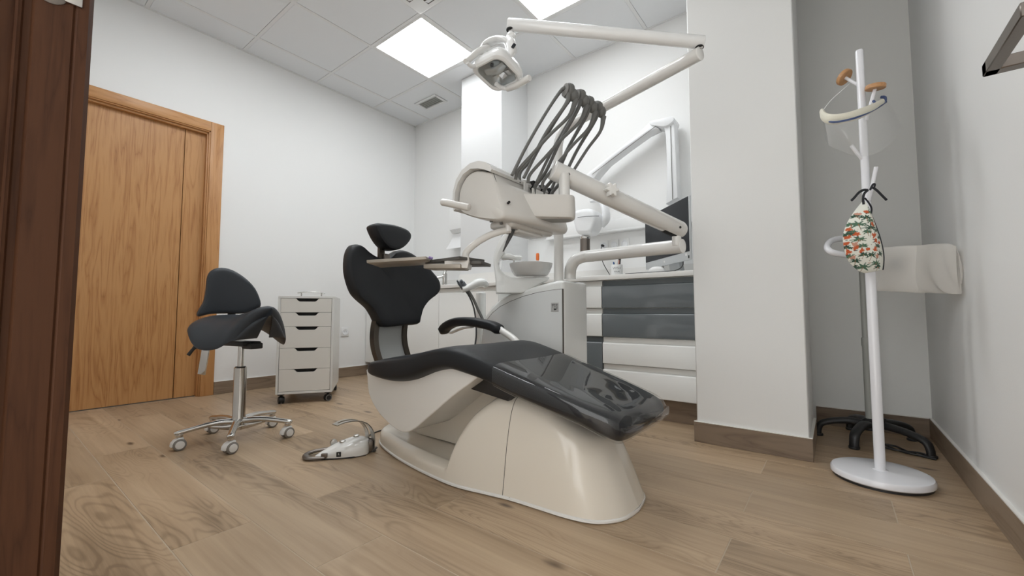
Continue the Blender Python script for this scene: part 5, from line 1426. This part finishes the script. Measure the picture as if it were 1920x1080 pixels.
yoke_ = [Vector(p) for p in ((-1.4276, 2.8200, 1.4525), (-1.3650, 2.8000, 1.4460), (-1.3177, 2.7900, 1.4121), (-1.2886, 2.7800, 1.3502), (-1.2895, 2.7800, 1.2875), (-1.3237, 2.7800, 1.2449))]
put('head_yoke', MB().tube(yoke_, [.012, .019, .024, .027, .028, .020], n=16, sub=5, flat=(.8, 1.3)), 'xray_white', xr_)
tb_ = [(p[0], p[2]) for p in [(-1.4923, 2.7200, 1.3169), (-1.4831, 2.7200, 1.3437), (-1.4562, 2.7200, 1.3598), (-1.3692, 2.7200, 1.3585), (-1.3229, 2.7200, 1.3359), (-1.3068, 2.7200, 1.2947), (-1.3115, 2.7200, 1.2489), (-1.3373, 2.7200, 1.1978), (-1.3630, 2.7200, 1.1736), (-1.4493, 2.7200, 1.1835), (-1.4753, 2.7200, 1.2384)]]
put('tube_head', MB().prism(smooth2(tb_, 2), 2.64, 2.79, 'Y', bevel=.028, seg=4), 'xray_white', xr_)
sm_ = [Vector(p) for p in ((-1.4430, 2.6380, 1.2990), (-1.3671, 2.6320, 1.2968), (-1.2753, 2.6380, 1.2866))]
put('head_seam', MB().tube(sm_, .0016, n=6, sub=2), 'hole_dark', xr_)
cz0 = Vector((-1.4277, 2.7200, 1.1612)); cz1 = Vector((-1.4291, 2.7200, 1.0353))
put('cone', MB().cyl(cz1, cz0, .036, n=28), 'steel_dark', xr_)
put('cone_ring', MB().cyl(cz0 - Vector((0, 0, .012)), cz0 + Vector((0, 0, .012)), .039, n=28, bev=.003), 'chrome', xr_)

# paper dispenser left of the column
dp = thing('towel_dispenser', (-2.97, YB, 1.5), 'white paper towel dispenser on the wall just left of the column', 'dispenser')
centred(MB().prism([(YB - .001, 1.40), (YB - .06, 1.41), (YB - .10, 1.44), (YB - .10, 1.66), (YB - .08, 1.70), (YB - .001, 1.70)], -3.03, -2.70, 'X', bevel=.008, seg=3), 'case', 'plug_white', dp)
centred(MB().box((-3.032, YB - .055, 1.56), (-3.0295, YB - .03, 1.60)), 'side_window', 'hole_dark', dp)
tw = MB()
pw = [(YB - .045, 1.42), (YB - .055, 1.36), (YB - .085, 1.30), (YB - .12, 1.245)]
R = []
for i, (y, z) in enumerate(pw):
    x0 = -3.02 + (-.03) * i / 3; x1 = -2.74
    R.append([(x0, y, z), (x1, y, z), (x1, y + .003, z + .001), (x0, y + .003, z + .001)])
tw.loft(R)
tag(centred(tw, 'paper_towel', 'paper'), 'white paper towel hanging out of the dispenser', 'paper towel')
# tap
fa = thing('tap', (-3.0, 2.80, WT), 'chrome mixer tap on the worktop in the corner left of the column', 'tap')
put('body', MB().cyl((-3.0, 2.80, WT + .0002), (-3.0, 2.80, WT + .15), .024, n=24, bev=.004).cyl((-3.0, 2.80, WT + .0002), (-3.0, 2.80, WT + .012), .032, n=24, bev=.003), 'chrome', fa)
put('spout', MB().tube([(-3.0, 2.79, WT + .12), (-3.04, 2.74, WT + .105), (-3.09, 2.68, WT + .075), (-3.105, 2.66, WT + .05)], .014, n=14), 'chrome', fa)
put('tap_lever', MB().tube([(-3.0, 2.80, WT + .15), (-2.995, 2.805, WT + .175), (-2.97, 2.83, WT + .20)], [.018, .012, .008], n=14), 'chrome', fa)

# computer
cpu_c = [Vector(p) for p in ((-0.9849, 2.8124, 1.2661), (-0.6008, 2.4002, 1.2683), (-0.6195, 2.4124, 0.9089), (-1.0153, 2.8156, 0.9053))]
mn = thing('monitor', ((cpu_c[2] + cpu_c[3]) / 2).xy.to_3d() + Vector((0, 0, WT)), 'silver all-in-one computer with a dark screen turned sideways beside the pillar', 'monitor')
wv = (cpu_c[2] - cpu_c[3]); wv.z = 0
wid = wv.length; nv = Vector((0, 0, 1)).cross(wv.normalized())
zb, zt = .907, 1.268
MO = frame((cpu_c[3].x, cpu_c[3].y, zb), wv, (0, 0, 1))
hgt = zt - zb
put('case', MB().box((0, 0, 0), (wid, .012, hgt), bevel=.003, seg=2).box((.04, .010, .03), (wid - .04, .030, hgt - .05), bevel=.008), 'bezel_silver', mn, MO)
put('screen', MB().box((.004, -.0012, .048), (wid - .006, .002, hgt - .003)), 'screen', mn, MO)
put('emblem', MB().lathe([(0, 0), (.006, 0), (.006, .0008), (0, .0008)], 16), 'plug_white', mn, MO @ Matrix.Translation((wid * .47, -.0002, .024)) @ Matrix.Rotation(math.pi / 2, 4, 'X'))
put('small_sticker', MB().box((wid - .05, -.0010, .026), (wid - .035, .0, .040)), 'paper', mn, MO)
put('side_port', MB().box((wid - .021, -.0010, .010), (wid - .010, .0, .026)), 'hole_dark', mn, MO)
put('stand_foot', MB().prism([(wid * .30, .02), (wid * .72, .02), (wid * .70, .17), (wid * .32, .17)], WT - zb + .0003, WT - zb + .007, 'Z', bevel=.002), 'bezel_silver', mn, MO)
put('stand_neck', MB().prism([(.06, WT - zb + .006), (.09, WT - zb + .006), (.045, .16), (.028, .16)], wid * .40, wid * .62, 'X', bevel=.003), 'bezel_silver', mn, MO)
mc = Vector((-0.7436, 2.5109, 0.8465))
kb = thing('mouse_pad', (-.80, 2.52, WT), 'thin black mouse pad near the front edge of the worktop', 'mouse pad')
put('pad', MB().box((-.99, 2.392, WT + .0002), (-.70, 2.50, WT + .004), bevel=.0015, seg=1), 'black_plastic', kb)
ms = MB()
R = []
MSF = frame((-.815, 2.455, WT + .0042), (.95, .1, 0), (0, 0, 1))
for i in range(17):
    t = -1 + 2 * i / 16
    w_ = .030 * (1 - abs(t) ** 2.6) ** .5 if abs(t) < 1 else .001
    h_ = .036 * (1 - abs(t + .1) ** 2.2) ** .6 if abs(t + .1) < 1 else .002
    w_ = max(w_, .0015); h_ = max(h_, .0015)
    R.append([(t * .054, w_ * math.copysign(abs(math.cos(a)) ** .8, math.cos(a)), h_ * abs(math.sin(a)) ** .8) for a in [math.pi * k / 16 for k in range(17)]])
mo_ = thing('computer_mouse', MSF.translation, 'white computer mouse on the black mouse pad', 'mouse')
put('shell', MB().loft(R), 'plug_white', mo_, MSF)
put('wheel', MB().cyl((.030, -.003, .031), (.030, .003, .031), .007, n=14), 'rubber_grey', mo_, MSF)
put('monitor_cable', MB().tube([(-0.6685, 2.4510, 0.9014), (-0.6831, 2.4916, 0.8848), (-0.7158, 2.5432, 0.8726), (-0.7541, 2.5899, 0.8692)], .003, n=8), 'black_plastic', mn)

# pencil mug
mg = thing('pencil_mug', (-1.175, 2.70, WT), 'white printed mug holding pens on the worktop', 'mug')
MG = Matrix.Translation((-1.175, 2.70, WT + .0003))
put('mug_body', MB().lathe([(0, 0), (.036, 0), (.038, .003), (.038, .095), (.036, .0965), (.034, .095), (.034, .006), (0, .006)], 36, MG), 'mug_white', mg)
def wrap(body, size, zc, m):
    o = text(body, size, Matrix(), m, 'mug_letters', mg)
    me = o.data
    base = math.atan2(-.88, .47) + -.12
    for v in me.vertices:
        a = base + v.co.x / .038; r = .0382 + v.co.z
        v.co = Vector((-1.175 + r * math.cos(a), 2.70 + r * math.sin(a), WT + zc + v.co.y))
wrap('WISH', .023, .070, 'ink_grey'); wrap('YOUR', .014, .046, 'ink'); wrap('x', .016, .024, 'ink_grey')
def pen(a, b, r, m, cap, label, name='pen', hd=None):
    a, b = Vector(a), Vector(b)
    t = thing(name, a, label, 'pen', 'pens in the mug')
    put('barrel', MB().cyl(a, a.lerp(b, .72), r, n=12), m, t)
    put('cap', MB().cyl(a.lerp(b, .715), b, r * 1.15, r * .8, n=12, bev=.0008), cap, t)
    return t
pen((-1.160, 2.695, WT + .008), (-1.142, 2.690, WT + .175), .0045, 'black_plastic', 'ink', 'black pen leaning at the front of the mug')
pen((-1.168, 2.706, WT + .008), (-1.160, 2.712, WT + .178), .0045, 'pink_plastic', 'ink', 'pink pen with a black cap in the mug')
pen((-1.180, 2.700, WT + .008), (-1.195, 2.690, WT + .118), .0060, 'blue_plastic', 'blue_plastic', 'short blue marker in the mug')
pen((-1.170, 2.690, WT + .008), (-1.165, 2.687, WT + .135), .0050, 'plug_white', 'plug_white', 'white pen in the mug')
# orange-topped syringe bottle behind the spittoon
ot = thing('orange_bottle', (-1.869, 2.75, WT), 'small clear dispenser with an orange top behind the spittoon', 'dispenser')
put('bottle', MB().lathe([(0, 0), (.018, 0), (.019, .10), (.010, .125), (.006, .135), (.006, .20), (0, .20)], 20, Matrix.Translation((-1.869, 2.75, WT + .0003))), 'xray_white', ot)
put('orange_top', MB().lathe([(0, .185), (.011, .185), (.0135, .195), (.0135, .232), (.010, .243), (0, .245)], 18, Matrix.Translation((-1.869, 2.75, WT + .0003))), 'orange_plastic', ot)
# wall sockets above the worktop
ws = thing('wall_socket', (-1.31, YB, 1.13), 'row of three white sockets on the wall above the pencil mug', 'socket')
for i in range(3):
    x = -1.40 + .085 * i
    centred(MB().box((x - .036, YB - .009, 1.090), (x + .036, YB - .0005, 1.172), bevel=.004), 'plate', 'plug_white', ws)
    centred(MB().lathe([(0, .0008), (.018, .0008), (.020, .003), (.026, .003), (.026, -.001)], 20, Matrix.Translation((x, YB - .0095, 1.131)) @ aim((0, -1, 0))), 'outlet', 'ceil_tile', ws)
pc = thing('power_cable', (-1.39, YB - .04, 1.0), 'thin black cable dropping from the wall sockets to the mug', 'cable')
put('plug', MB().cyl((-1.40, YB - .012, 1.131), (-1.40, YB - .040, 1.131), .009, n=16, bev=.002), 'black_plastic', pc)
put('cord', MB().tube([(-1.40, YB - .040, 1.131), (-1.40, YB - .055, 1.08), (-1.385, YB - .06, 1.0), (-1.33, YB - .09, .92), (-1.26, YB - .16, WT + .008), (-1.215, YB - .22, WT + .008)], .0030, n=8, sub=6), 'black_plastic', pc)
